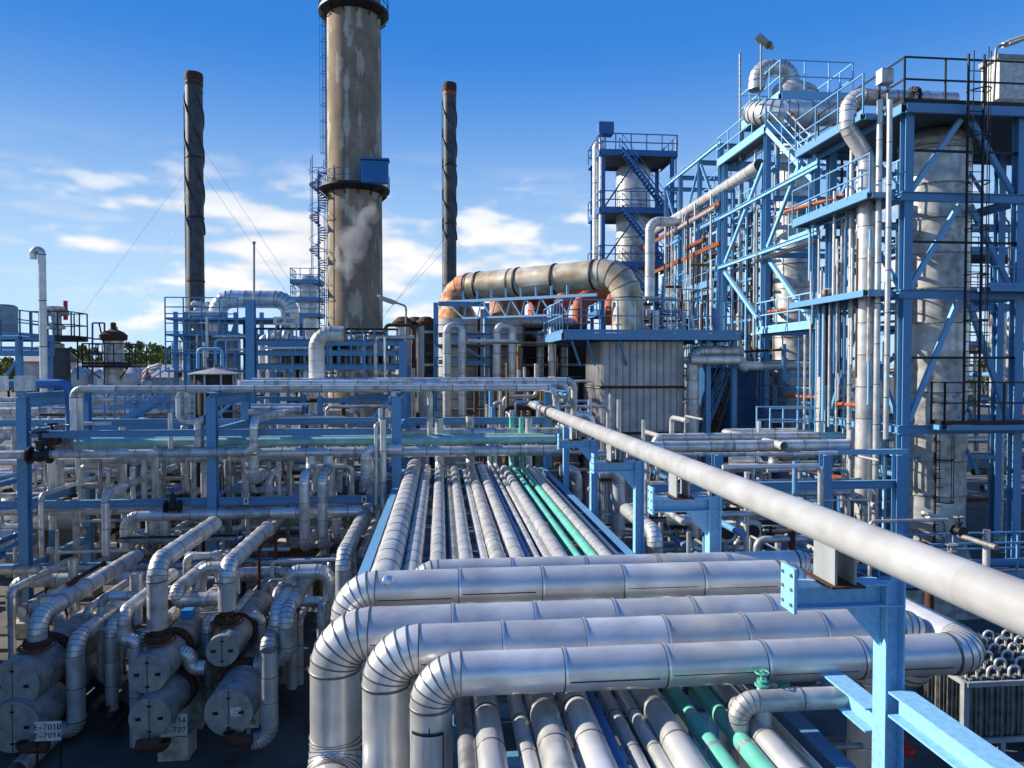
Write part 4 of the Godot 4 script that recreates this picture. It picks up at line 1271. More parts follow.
func column(label: String, base: Vector3, r: float, h: float, flare: bool) -> void:
	var t := thing("process_column", label, "column", base, "process columns")
	if flare:
		put(t, "skirt", lathe("skirt", [[1.22, 0], [1.05, .45], [1.0, .9], [1.0, 1.0]], 40), M.concrete, Transform3D(Basis().scaled(Vector3(r, 1.3, r)), base))
	var y := 1.3 if flare else 0.0
	rng.seed = 31
	while y < h - .05:
		var l := minf(1.25, h - y)
		put(t, "jacket_band", sleeve_mesh(40), [M.tank, M.jacket, M.jacket_worn][rng.randi() % 3], along(base + Vector3.UP * y, base + Vector3.UP * (y + l), r, r, rng.randf() * 6))
		put(t, "hoop", rod_mesh(40), M.jacket_worn, along(base + Vector3.UP * (y + l - .03), base + Vector3.UP * (y + l + .03), r * 1.045, r * 1.045))
		y += l
	put(t, "domed_head", lathe("dome", [[1.0, 0], [.98, .2], [.9, .42], [.72, .66], [.45, .84], [.2, .9], [0, .92]], 40, true), M.tank, Transform3D(Basis().scaled(Vector3(r, r * .6, r)), base + Vector3.UP * h))

func tower_pipes() -> void:
	var A := [M.jacket, M.jacket_pale]
	var o := {"sec": 1.1, "sides": 24, "k": 1.0}
	# the tall overhead line that comes off the right column
	var top := at(866, 97, 24.2)
	var p2 := slide(at(848, 97, 24.2), 1, 128, true)
	pipe_pts("overhead_line", "thick silver line looping over the right column's top and running down the frame's left side", .56, A,
		[Vector3(18.2, top.y, -24.2), Vector3(p2.x, top.y, -24.2), p2, at(867, 158, 24.2), slide(at(867, 158, 24.2), 1, 545, true)], o)
	var cr := Vector3(18.2, top.y, -24.4)
	# crown vapour line with a half loop
	var c := at(795, 73, 35.8)
	pipe_pts("vapour_line", "silver half loop of pipe on the crown platform under the wind sock", .85, A, [at(757, 90, 35.8), slide(at(757, 73, 35.8), 1, 68, true), at(791, 68, 35.8), at(791, 92, 35.8)], {"sec": .7, "sides": 24, "k": .85})
	pipe_pts("vapour_line", "thick silver header curving under the crown platform", 1.2, A, [at(756, 113, 39), at(756, 113, 33.6), at(838, 113, 33.6)], {"sec": .9, "sides": 24, "k": 1.0})
	var ds := at(790, 90, 35.6)
	var dm := thing("column_top_nozzle", "white domed nozzle on the crown platform below the pipe loop", "nozzle", ds)
	turned(dm, "dome", "nozzle_dome", [[1, -.5], [1, 0], [.85, .25], [.5, .42], [0, .48]], 24, M.tank, ds, Vector3.UP, .9)
	pipe("transfer_line", "long sloping silver line along the portal frames' left side", .62, A, at(760, 165, 34.5), "z52", o)
	pipe("transfer_line", "white vertical line with a bent head beside the duct elbow", .62, A, at(682, 222, 46), "x650 y300", {"sec": 1.4, "sides": 20, "k": 1.0})
	# uprights on the tower's left face
	var list := [[880, 100, 545, 23.4, .2, "slim silver upright right of the thick line on the frame's left side"], [890, 100, 440, 22.6, .17, "second slim silver upright beside the corner post"], [852, 150, 540, 25.5, .16, "thin silver upright left of the thick line"], [842, 160, 440, 27.5, .1, "rust-stained thin upright left of the thick line"], [822, 285, 445, 26.5, .34, "silver drop line with a bent head left of the tower's thick line"]]
	for e in list:
		if e[5].begins_with("silver drop"):
			pipe("drop_line", e[5], e[4], A, at(838, 292, 27.5), "x822 y440", {"sec": .9, "sides": 16, "k": 1.0})
		else:
			pipe("upright_line", e[5], e[4], M.rust_dark if e[5].begins_with("rust") else M.jacket, at(e[0], e[1], e[3]), "y%d" % e[2], {"sec": 1.4, "sides": 12})
	pipe("cross_line", "white horizontal line on brackets at the frame's left, above the yard pipes", .4, A, at(690, 360, 31), "x742 y366 x850", {"sec": .9, "sides": 20, "k": .8})
	pipe("cross_line", "silver downcomer at the left of the bracketed line, beside the sheet-clad box", .56, [M.jacket_worn, M.jacket], at(742, 352, 31.6), "x693 y436", {"sec": .8, "sides": 20, "k": .8})
	var br := thing("bracket_steelwork", "blue knee brackets carrying the white horizontal line left of the tower", "bracket", at(790, 380, 28))
	for px in [784, 826]:
		var p := at(px, 348, 28)
		bar(br, "arm", at(px, 376, 30.2), at(px + 26, 376, 30.2), .1, .18, M.blue)
		bar(br, "upright", at(px, 344, 30.2), at(px, 380, 30.2), .14, .14, M.blue)
		bar(br, "knee", at(px, 380, 30.2), at(px + 26, 400, 30.2), .1, .12, M.blue)
	# orange beams (rails) on the platforms
	for e in [[785, 212, 845, 190, 29.5, 26.4, "rust orange pipe along the upper walkway of the middle tower"], [768, 312, 818, 306, 33, 28.6, "rust orange pipe along the lower walkway of the middle tower"], [786, 396, 850, 402, 30, 27, "rust orange pipe under the lowest walkway of the middle tower"], [836, 404, 905, 408, 26, 23.5, "rust orange pipe behind the corner post"]]:
		var a := at(e[0], e[1], e[4])
		var b := slide(Vector3(a.x, a.y, -e[5]), 0, e[2], false)
		pipe_pts("rust_pipe", e[6], .16, M.orange, [a, Vector3(b.x, a.y, b.z)], {"sides": 10})
	# many slim uprights behind the left face
	rng.seed = 41
	for i in 26:
		var d := rng.randf_range(38, 48)
		var a := at(0, 300, d)
		var x := rng.randf_range(15.9, 20.0)
		var y0 := rng.randf_range(1, 7)
		var m: Material = [M.jacket, M.rust_dark, M.jacket_worn, M.jacket_pale, M.ochre][i % 5]
		pipe_pts("riser_line", "slim riser among the many inside the tower frames", rng.randf_range(.1, .34), m, [Vector3(x, y0, -d), Vector3(x, y0 + rng.randf_range(6, 12), -d)], {"sides": 10}, "slim risers inside the tower frames")
	for i in 20:
		var d := rng.randf_range(37.5, 46)
		var y := rng.randf_range(3.5, 17)
		var m: Material = [M.jacket, M.jacket_worn, M.rust, M.jacket_pale, M.blue][i % 5]
		var z2 := d + rng.randf_range(2.5, 7)
		pipe_pts("level_line", "slim level pipe among the many inside the tower frames", rng.randf_range(.1, .3), m, [Vector3(15.2 + rng.randf() * 4, y, -d), Vector3(15.2 + rng.randf() * 4, y, -d)] if false else [Vector3(15.3 + (i % 6) * .8, y, -d), Vector3(15.3 + (i % 6) * .8, y, -minf(z2, 50))], {"sides": 10}, "level pipes inside the tower frames")
	for i in 12:
		var d := rng.randf_range(38, 48)
		var w := at(0, 0, d)
		var q := Vector3(16.0 + rng.randf() * 3.5, [5.2, 8.8, 9.4, 12.8][i % 4] + .1, -d)
		var k := thing("small_vessel", "small silver drum standing on a platform inside the tower frames", "vessel", q, "small drums inside the tower frames")
		turned(k, "shell", "drum_shell", [[0, 0], [.7, .04], [.95, .2], [1, .4], [1, 2.2], [.95, 2.4], [.6, 2.6], [0, 2.66]], 18, [M.tank, M.jacket, M.ochre][i % 3], q, Vector3.UP, rng.randf_range(.35, .6))
		rod(k, "nozzle", q, q + Vector3(0, 2.2, 0), .09, M.jacket_worn, 8)
	# wind sock
	var ws := thing("wind_sock", "white wind sock on a thin pole above the crown platform", "wind sock", at(761, 62, 35))
	rod(ws, "pole", at(761, 90, 35), at(761, 38, 35), .05, M.grey_paint, 8)
	put(ws, "sock", lathe("sock", [[.62, -.5], [.66, -.3], [.55, -.05], [.42, .3], [.3, .5], [.28, .5], [.5, -.1], [.6, -.5]], 18, true), M.white, along(at(757, 36.5, 35), at(773, 48.5, 35), .34, .34))
	put(ws, "band", lathe("sock_band", [[.63, -.5], [.67, -.1], [.6, .5]], 18), M.ochre, along(at(767, 44, 35), at(770, 46.2, 35), .3, .3))
	# lightning rods and lamps at the top
	for e in [[740, 160, 54, 37, "thin lightning rod left of the crown platform"], [757, 400, 210, 34, "thin steel mast before the middle tower"]]:
		var g := thing("slim_mast", e[4], "mast", at(e[0], e[1], e[3]))
		rod(g, "mast", at(e[0], e[1], e[3]), at(e[0], e[2], e[3]), .06, M.bare, 8)
		rod(g, "tip", at(e[0], e[2], e[3]), at(e[0] + 1.5, e[2] - 4, e[3]), .025, M.bare, 6)
	# equipment on the right tower's top platform
	var b0 := at(1006, 104, 25)
	var bx := thing("analyser_cabinet", "white box cabinet on legs at the top right corner of the tower", "cabinet", at(1010, 107, 25))
	plate(bx, "case", 999, 58, 1040, 98, 25, .9, M.sign)
	plate(bx, "lid", 998, 55.5, 1042, 58, 24.95, 1.0, M.grey_paint)
	for px in [1004, 1030]:
		rod(bx, "leg", at(px, 109, 25.3), at(px, 99, 25.3), .1, M.grey_paint, 8)
	var jb := thing("instrument_housing", "small white instrument housing on a stalk at the top platform's left corner", "instrument", at(888, 100, 23.4))
	plate(jb, "case", 882, 68, 894, 82, 23.4, .35, M.sign)
	rod(jb, "stalk", at(888, 107, 23.6), at(888, 82, 23.6), .05, M.grey_paint, 8)
	var sl := at(996, 107, 23.2)
	street_lamp("tall bent lamp on the right tower's top platform, against the sky", at(993, 107, 23.0), at(996, 48, 23.0), Vector3(.55, 0, 0), M.bare, 1.0)
	pipe("relief_line", "short silver relief pipe lying on the right tower's top platform", .42, A, at(914, 98, 24), "x940", {"sec": .5, "sides": 18})
	flange(get_child(get_child_count() - 1), at(913, 98, 24), Vector3.RIGHT, .24, M.black)

func duct_house() -> void:
	# sheet-clad box with a walkway on its roof
	var a := at(602, 440, 32)
	var b := at(683, 440, 32)
	var h := at(640, 341, 32).y
	var x0 := a.x
	var x1 := b.x
	var z0 := -32.0
	var z1 := -35.6
	var t := thing("clad_box", "tall box clad in ribbed grey sheet below the blue railed walkway", "building", Vector3((x0 + x1) * .5, 0, -33.8))
	slab(t, "core", Vector3(x0 + .05, 0, z1 + .05), Vector3(x1 - .05, h - .02, z0 - .05), M.dark_wall)
	var n := 12
	for k in n:
		for lv in 4:
			var y0 := h * lv / 4.0 + .06
			var y1 := h * (lv + 1) / 4.0 - .02
			var xa := x0 + (x1 - x0) * k / n
			var xb := x0 + (x1 - x0) * (k + 1) / n
			slab(t, "sheet_panel", Vector3(xa + .012, y0, z0 - .06), Vector3(xb - .012, y1, z0 + rng.randf() * .012), M.sheet)
			bar(t, "rib", Vector3(xa + .09, y0, z0 + .02), Vector3(xa + .09, y1, z0 + .02), .05, .06, M.sheet)
			var za := z0 + (z1 - z0) * k / n
			var zb := z0 + (z1 - z0) * (k + 1) / n
			slab(t, "sheet_panel", Vector3(x0 - rng.randf() * .012, y0, zb + .012), Vector3(x0 + .06, y1, za - .012), M.sheet)
			bar(t, "rib", Vector3(x0 - .02, y0, za - .09), Vector3(x0 - .02, y1, za - .09), .06, .05, M.sheet)
	for lv in 3:
		var y := h * (lv + 1) / 4.0
		steel(t, "girt", Vector3(x0 - .12, y, z0 + .09), Vector3(x1 + .02, y, z0 + .09), .12, .1, M.rust_dark, "U")
		steel(t, "girt", Vector3(x0 - .09, y, z0 + .02), Vector3(x0 - .09, y, z1), .1, .08, M.grey_paint, "U")
	# roof walkway
	var w := thing("roof_walkway", "blue railed walkway around the top of the ribbed box, under the duct elbow", "walkway", Vector3(x0, h, -32))
	var fx0 := at(563, 336, 31.2).x
	var fx1 := at(742, 336, 31.2).x
	platform(w, fx0, fx1, 31.2, 37, h + .32, "fl", M.blue, {"rail": 1.45, "gap": .8, "beam": .3})
	for x in [fx0 + .4, fx0 + 1.1, x0 + .6, x1 + .5]:
		bar(w, "knee_brace", Vector3(x, h, -31.3), Vector3(x + .5, h - 1.1, -31.95), .07, .09, M.blue)
	for x in [x1 + 1.0, fx1 - .2]:
		steel(w, "post", Vector3(x, 0, -31.6), Vector3(x, h - .01, -31.6), .22, .22, M.blue)
	railing(w, Vector3(fx0 + 1.2, h + .33, -36.8), Vector3(fx1, h + .33, -36.8), M.blue, 1.45, 1.0)
	# pipes and boxes on the walkway
	rng.seed = 51
	for k in 10:
		var q := Vector3(lerpf(x0 + 1.0, fx1 - .4, k / 9.0), h + .33, -33.2 - (k % 3) * .9)
		var g := thing("roof_fitting", "pipe fitting on the blue walkway under the duct elbow, %s" % nth(k), "fitting", q, "fittings on the blue walkway")
		rod(g, "stem", q, q + Vector3(0, rng.randf_range(.5, 1.6), 0), rng.randf_range(.06, .16), [M.jacket, M.blue, M.blue_pale, M.rust_dark][k % 4], 10)
		turned(g, "flange", "fit_flange", [[0, 0], [1, 0], [1, .3], [0, .3]], 12, [M.jacket_worn, M.blue][k % 2], q + Vector3.UP * .45, Vector3.UP, .22)
	# duct: from the furnace to the box roof
	var e := at(627, 272, 34.2)
	var l := at(452, 288, 40.5)
	var d := thing("flue_duct", "huge weathered silver duct with black hoops, rusted orange at its left end", "duct", Vector3(e.x, h, e.z))
	var R := 1.45
	lay(d, R, [M.ochre_silver], [Vector3(e.x, h + .35, e.z), e, l.lerp(e, .12)], {"sec": 2.4, "sides": 36, "k": .85, "gores": 4})
	lay(d, R * .98, [M.rust_streak], [l.lerp(e, .12), l, l - Vector3(0, 2.2, 0)], {"sec": 0.0, "sides": 32, "k": .8, "gores": 4})
	for k in [.18, .42, .63, .84]:
		var c := l.lerp(e, k)
		var u := (e - l).normalized()
		put(d, "hoop", rod_mesh(36), M.black, along(c - u * .05, c + u * .05, R * .535, R * .535))
	# lattice walkway beam under the duct
	var tr := thing("lattice_girder", "pale blue lattice girder spanning below the big duct", "girder", at(448, 303, 39.5))
	var p0 := at(447, 302, 38.8)
	var p1 := at(597, 290, 34.2)
	p1.y = p0.y
	bar(tr, "top_chord", p0, p1, .14, .14, M.blue_pale)
	var drop := Vector3(0, -.9, 0)
	bar(tr, "bottom_chord", p0.lerp(p1, .12) + drop, p0.lerp(p1, .82) + drop, .1, .1, M.blue_pale)
	for k in 8:
		var s := p0.lerp(p1, .12 + .1 * k)
		var s2 := p0.lerp(p1, .12 + .1 * k - .07)
		bar(tr, "lattice_bar", s2 if k else p0, s + drop, .06, .06, M.blue_pale)
		bar(tr, "lattice_bar", s + drop, p0.lerp(p1, .12 + .1 * k + .03), .06, .06, M.blue_pale)
		bar(tr, "upstand", s, s + Vector3(0, .55, 0), .1, .1, M.blue_pale)

func furnace() -> void:
	var A := [M.jacket, M.jacket_pale]
	var t := thing("furnace_steelwork", "blue steel frame of the dark furnace house under the big duct", "steel structure", at(500, 400, 38))
	var y := at(470, 303, 38).y
	for px in [436, 487]:
		for d in [38.0, 42.0]:
			var x := at(px, 350, 38).x
			steel(t, "post", Vector3(x, 0, -d), Vector3(x, y, -d), .26, .26, M.blue)
	var xa := at(436, 350, 38).x
	var xb := at(487, 350, 38).x
	for r in [304, 335, 362]:
		steel(t, "beam", Vector3(xa + .14, at(460, r, 38).y, -38), Vector3(xb - .14, at(460, r, 38).y, -38), .16, .24, M.blue)
	bar(t, "diagonal_brace", at(450, 338, 38), at(485, 360, 38), .12, .12, M.blue)
	for k in 3:
		var yy := 5.0 + 1.7 * k
		railing(t, Vector3(xa, yy, -37.8), Vector3(at(582, 350, 38).x, yy, -37.8), M.black, 1.0, 1.5, .04, false)
		slab(t, "walkway", Vector3(xa, yy - .08, -40.5), Vector3(at(582, 350, 38).x, yy - .01, -37.7), M.grating)
	# furnace house behind
	var h := thing("furnace_house", "dark furnace house with ribbed lower wall behind the pairs of silver pipes", "building", at(510, 420, 42))
	var hx0 := at(424, 350, 42.6).x
	var hx1 := at(590, 350, 42.6).x
	slab(h, "upper_wall", Vector3(hx0, at(500, 380, 42.6).y, -50), Vector3(hx1, at(500, 318, 42.6).y, -43.4), M.dark_wall)
	for k in 30:
		var x := lerpf(hx0, hx1, k / 30.0)
		slab(h, "wall_panel", Vector3(x, 0, -43), Vector3(x + (hx1 - hx0) / 30.0 - .05, at(500, 381, 42.6).y, -42.6 + (.05 if k % 2 else .0)), [M.sheet, M.dark_wall, M.jacket_worn][k % 3])
	for k in 6:
		slab(h, "girder", Vector3(hx0, at(500, 322 + k * 11, 42).y, -42.9), Vector3(hx1, at(500, 322 + k * 11, 42).y + .15, -42.6), [M.rust_dark, M.grey_paint, M.black][k % 3])
	# two round heater stacks rising to the duct
	for e in [[457, 38.8, "left round heater drum below the rusted duct end"], [505, 40.0, "right round heater drum below the big duct"]]:
		var c := at(e[0], 300, e[1])
		var s := thing("heater_drum", e[2], "furnace", Vector3(c.x, 0, c.z), "heater drums")
		put(s, "shell", rod_mesh(32), M.sheet, along(Vector3(c.x, 0, c.z - 1.2), Vector3(c.x, at(e[0], 318, e[1]).y, c.z - 1.2), 1.15, 1.15))
		put(s, "cone", lathe("drum_cone", [[1.15, 0], [1.12, .05], [.8, .8], [.74, 1.5]], 32), M.rust_streak, Transform3D(Basis(), Vector3(c.x, at(e[0], 318, e[1]).y, c.z - 1.2)))
		for k in 3:
			put(s, "hoop", rod_mesh(32), M.rust_dark, along(Vector3(c.x, 3.5 + k * 2.4, c.z - 1.2), Vector3(c.x, 3.6 + k * 2.4, c.z - 1.2), 1.18, 1.18))
	# paired silver pipes with rounded tops
	for e in [[447, 462, "left"], [497, 512, "right"]]:
		pipe("hairpin_pipe", "%s silver hairpin pipe pair with a rounded top before the furnace house" % e[2], .42, A, at(e[0], 436, 37.2), "y326 x%d y436" % e[1], {"sec": 1.0, "sides": 18, "k": .8})
	pipe("furnace_pipe", "lone white upright pipe with rounded top right of the hairpin pairs", .4, A, at(552, 436, 37.2), "y330 z40", {"sec": 1.2, "sides": 18, "k": .8})
	pipe("furnace_pipe", "dull upright pipe between the hairpin pairs and the lone white pipe", .4, M.jacket_worn, at(540, 436, 39), "y334 z41", {"sec": 1.2, "sides": 16, "k": .8})
	pipe("furnace_pipe", "dull upright pipe close to the ribbed box's left wall", .4, M.jacket_worn, at(564, 436, 39), "y338 z41", {"sec": 1.2, "sides": 16, "k": .8})
	# orange ducts behind the girder
	for e in [[517, 525, 42, .9], [537, 552, 43, 1.1], [560, 575, 42, 1.0], [580, 596, 41, .9], [612, 616, 37, .8]]:
		pipe_pts("hot_duct", "rust orange bent duct behind the lattice girder", e[3], M.orange, [at(e[0], 325, e[2]), at(e[0], 300, e[2]), at(e[1] + 14, 290, e[2] + 1.0)], {"sides": 20, "k": .8, "gores": 4}, "rust orange ducts behind the girder")
	pipe("header_pipe", "dull grey header along the top of the furnace house", .6, M.jacket_worn, at(500, 322, 41), "x585", {"sec": 1.2, "sides": 18})

func chimneys() -> void:
	var base := at(355.5, 330, 70)
	base.y = 0
	var r0 := 2.62
	var r1 := 2.5
	var t := thing("tall_chimney", "tall brown concrete chimney with pale repair patches, cut by the picture's top edge", "chimney", base)
	var top := 48.0
	var m := StandardMaterial3D.new()
	m.albedo_texture = chimney_skin()
	m.roughness = .92
	m.uv1_scale = Vector3(1, 1, 1)
	put(t, "shaft", lathe("shaft", [[r0, 0], [r0, 9.0], [2.58, 11], [2.55, 24], [2.48, 48]], 64), m, Transform3D(Basis(), base))
	for k in [[at(357, 190, 70).y, 2.56], [at(357, 14, 70).y, 2.52]]:
		var y: float = k[0]
		var R: float = k[1] + .75
		put(t, "gallery_floor", lathe("gallery%.1f" % y, [[k[1] - .05, -.5], [k[1] + .25, -.5], [R, -.1], [R, .1], [k[1] - .05, .1]], 40), M.black, Transform3D(Basis(), base + Vector3.UP * y))
		var g := holder(t, "gallery_railing")
		for s in 28:
			var a := TAU * s / 28
			var p := base + Vector3(cos(a) * (R - .05), y, sin(a) * (R - .05))
			var a2 := TAU * (s + 1) / 28
			var p2 := base + Vector3(cos(a2) * (R - .05), y, sin(a2) * (R - .05))
			bar(g, "post", p, p + Vector3.UP * 1.25, .05, .05, M.blue_deep)
			for hgt in [.65, 1.25]:
				bar(g, "rail", p + Vector3.UP * hgt, p2 + Vector3.UP * hgt, .05, .05, M.blue_deep)
		for s in 14:
			var a := TAU * s / 14
			bar(t, "bracket", base + Vector3(cos(a) * (k[1] + .02), y - .9, sin(a) * (k[1] + .02)), base + Vector3(cos(a) * (R - .1), y - .3, sin(a) * (R - .1)), .08, .12, M.black)
	# blue cabin on the gallery
	var cy := at(375, 182, 68).y
	var cab := thing("gallery_cabin", "bright blue cabin hanging on the chimney's gallery", "cabin", at(375, 184, 67))
	slab(cab, "wall", at(362, 184, 67.4), at(388, 161, 66.6) , M.cabin)
	slab(cab, "roof", at(361, 161, 67.6), at(389, 159.6, 66.4), M.blue_deep)
	for k in 8:
		var p := at(363 + k * 3.3, 183.5, 66.55)
		slab(cab, "rib", p, at(363.4 + k * 3.3, 161.5, 66.5), M.cabin)
	# ladder on the left and spiral stair
	var lx := at(326, 150, 70)
	ladder(t, Vector3(base.x - 2.6, cy + 1.0, base.z + .3), at(326, 20, 70).y - cy, .55, M.black, Vector3.LEFT)
	var s0 := thing("spiral_stair", "dark steel spiral stair tower standing left of the tall chimney", "stair tower", Vector3(at(319, 300, 69.5).x, 0, -69.5))
	var c := Vector3(at(319, 300, 69.5).x, 0, -69.5)
	var y0 := at(319, 330, 69.5).y
	var y1 := at(319, 170, 69.5).y
	rod(s0, "newel", Vector3(c.x, 0, c.z), c + Vector3.UP * y1, .09, M.blue_deep, 8)
	for k in 4:
		var a := TAU * k / 4 + .5
		bar(s0, "mast", c + Vector3(cos(a) * .85, 0, sin(a) * .85), c + Vector3(cos(a) * .85, y1 + 1.2, sin(a) * .85), .06, .06, M.blue_deep)
	var n := 74
	for k in n:
		var a := k * .42
		var y := lerpf(y0, y1, float(k) / n)
		var u := Vector3(cos(a), 0, sin(a))
		bar(s0, "tread", c + Vector3.UP * y, c + Vector3.UP * y + u * .85, .3, .05, M.blue_deep)
		var u2 := Vector3(cos(a + .42), 0, sin(a + .42))
		var dy := (y1 - y0) / n
		bar(s0, "handrail", c + Vector3.UP * (y + 1) + u * .85, c + Vector3.UP * (y + 1 + dy) + u2 * .85, .04, .04, M.blue_deep)
	for k in 5:
		put(s0, "ring", torus_mesh("stair_ring", .9, .03, 20, 6), M.blue_deep, Transform3D(Basis(), c + Vector3.UP * lerpf(y0, y1, k / 4.0)))
	# two dark stacks with helical strakes
	for e in [[196, 76, 66, .72, "dark steel stack with helical fins standing left of the tall chimney"], [450, 86, 64, .58, "slimmer dark steel stack with helical fins right of the tall chimney"]]:
		var b := at(e[0], 300, e[2])
		var h := at(e[0], e[1], e[2]).y
		var r: float = e[3]
		b.y = 0
		var s := thing("steel_stack", e[4], "chimney", b, "steel stacks")
		put(s, "shaft", rod_mesh(32), M.stack, along(b, b + Vector3.UP * h, r, r))
		put(s, "rim", lathe("rim", [[.9, 0], [1.06, 0], [1.08, .35], [1.02, .5], [.86, .5]], 32), M.rust_dark, Transform3D(Basis().scaled(Vector3(r, 1.4, r)), b + Vector3.UP * (h - .5)))
		put(s, "rust_ring", rod_mesh(32), M.orange if e[0] > 300 else M.rust_dark, along(b + Vector3.UP * (h - .9), b + Vector3.UP * (h - .65), r * 1.05, r * 1.05))
		for q in [.45, .62, .78]:
			put(s, "collar", rod_mesh(32), M.black, along(b + Vector3.UP * h * q, b + Vector3.UP * (h * q + .12), r * 1.08, r * 1.08))
		for k in 3:
			put(s, "strake", strake(r, h * .58, h - 1.2, TAU * k / 3, 5.2 * r / .65), M.stack, Transform3D(Basis(), b))
		ladder(s, b + Vector3(-r - .08, 8, 0), h - 10, .3, M.black, Vector3.LEFT, false, .6)
	# guy wires
	var wires := [[186, 172, 66, 66, 336, 52, "long guy wire from the left dark stack down to the far left"], [187, 190, 66, 133, 345, 56, "short guy wire from the left dark stack down to the left"], [204, 175, 66, 292, 300, 62, "guy wire from the left dark stack down towards the spiral stair"], [204, 150, 66, 300, 296, 64, "upper guy wire from the left dark stack down towards the spiral stair"], [443, 240, 64, 383, 318, 58, "guy wire from the right dark stack down to the left"], [443, 252, 64, 386, 312, 62, "steeper guy wire from the right dark stack down to the left"], [457, 243, 64, 492, 272, 58, "guy wire from the right dark stack down to the duct"]]
	for e in wires:
		var w := thing("guy_wire", e[6], "wire", at(e[3], e[4], e[5]), "guy wires")
		rod(w, "wire", at(e[0], e[1], e[2]), at(e[3], e[4], e[5]), .012, M.bare, 5)

func strake(r: float, y0: float, y1: float, phase: float, pitch: float) -> Mesh:
	var v := PackedVector3Array()
	var n := PackedVector3Array()
	var steps := int((y1 - y0) * 3.0)
	for i in steps:
		var q := []
		for j in 2:
			var y := lerpf(y0, y1, float(i + j) / steps)
			var a := phase + TAU * y / (pitch * 1.7)
			q.append([a, y])
		var prev := []
		for c in [[1.0, -.05], [1.17, -.035], [1.17, .035], [1.0, .05]]:
			var pair := []
			for e in q:
				pair.append(Vector3(cos(e[0]) * r * c[0], e[1] + c[1] * 2.0, sin(e[0]) * r * c[0]))
			if prev:
				var nn: Vector3 = (prev[1] - prev[0]).cross(pair[0] - prev[0]).normalized()
				var mid: Vector3 = (prev[0] + pair[0]) * .5
				var out := Vector3(mid.x, 0, mid.z).normalized() if absf(c[0] - 1.17) < .01 and c[1] > 0 and c[1] < .04 else (Vector3.DOWN if c[1] < 0 else Vector3.UP)
				if nn.dot(out) < 0:
					nn = -nn
				quad(v, n, prev[0], prev[1], pair[1], pair[0], nn, nn, nn, nn)
			prev = pair
	return mesh_of(v, n)

func chimney_skin() -> ImageTexture:
	# brown shuttered concrete with horizontal lift marks and pale mortar repairs
	var w := 512
	var h := 1024
	var im := Image.create(w, h, false, Image.FORMAT_RGB8)
	var n := FastNoiseLite.new()
	n.seed = 4
	n.frequency = .02
	n.fractal_octaves = 5
	var m := FastNoiseLite.new()
	m.seed = 9
	m.frequency = .012
	m.fractal_octaves = 4
	for y in h:
		for x in w:
			var a := TAU * x / w
			var q := Vector3(cos(a) * 80, y * .8, sin(a) * 80)
			var g := n.get_noise_3d(q.x, q.y, q.z)
			var base := Vector3(.56, .50, .42) * (1.0 + .22 * g)
			if y % 20 < 1:
				base *= .9
			# repairs: a ragged upright streak every so often, with side blotches
			var p := 0.0
			for s in [0.045, 0.20, 0.275, 0.43, 0.62, 0.86]:
				var du := absf(fposmod(float(x) / w - s + .5, 1.0) - .5)
				var wob := m.get_noise_2d(y * 1.6, s * 900.0)
				p = maxf(p, smoothstep(.018 + .022 * wob, .004 + .01 * wob, absf(du + .012 * m.get_noise_2d(y * 2.0, s * 333.0))) * smoothstep(-.22, .02, m.get_noise_2d(y * .55, s * 1500.0)))
			p = maxf(p, smoothstep(.28, .36, m.get_noise_3d(q.x * 1.6, q.y * .8, q.z * 1.6)) * .8)
			base = base.lerp(Vector3(.76, .74, .66) * (1.0 + .15 * g), clampf(p, 0, 1) * .85)
			im.set_pixel(x, y, Color(base.x, base.y, base.z))
	return ImageTexture.create_from_image(im)

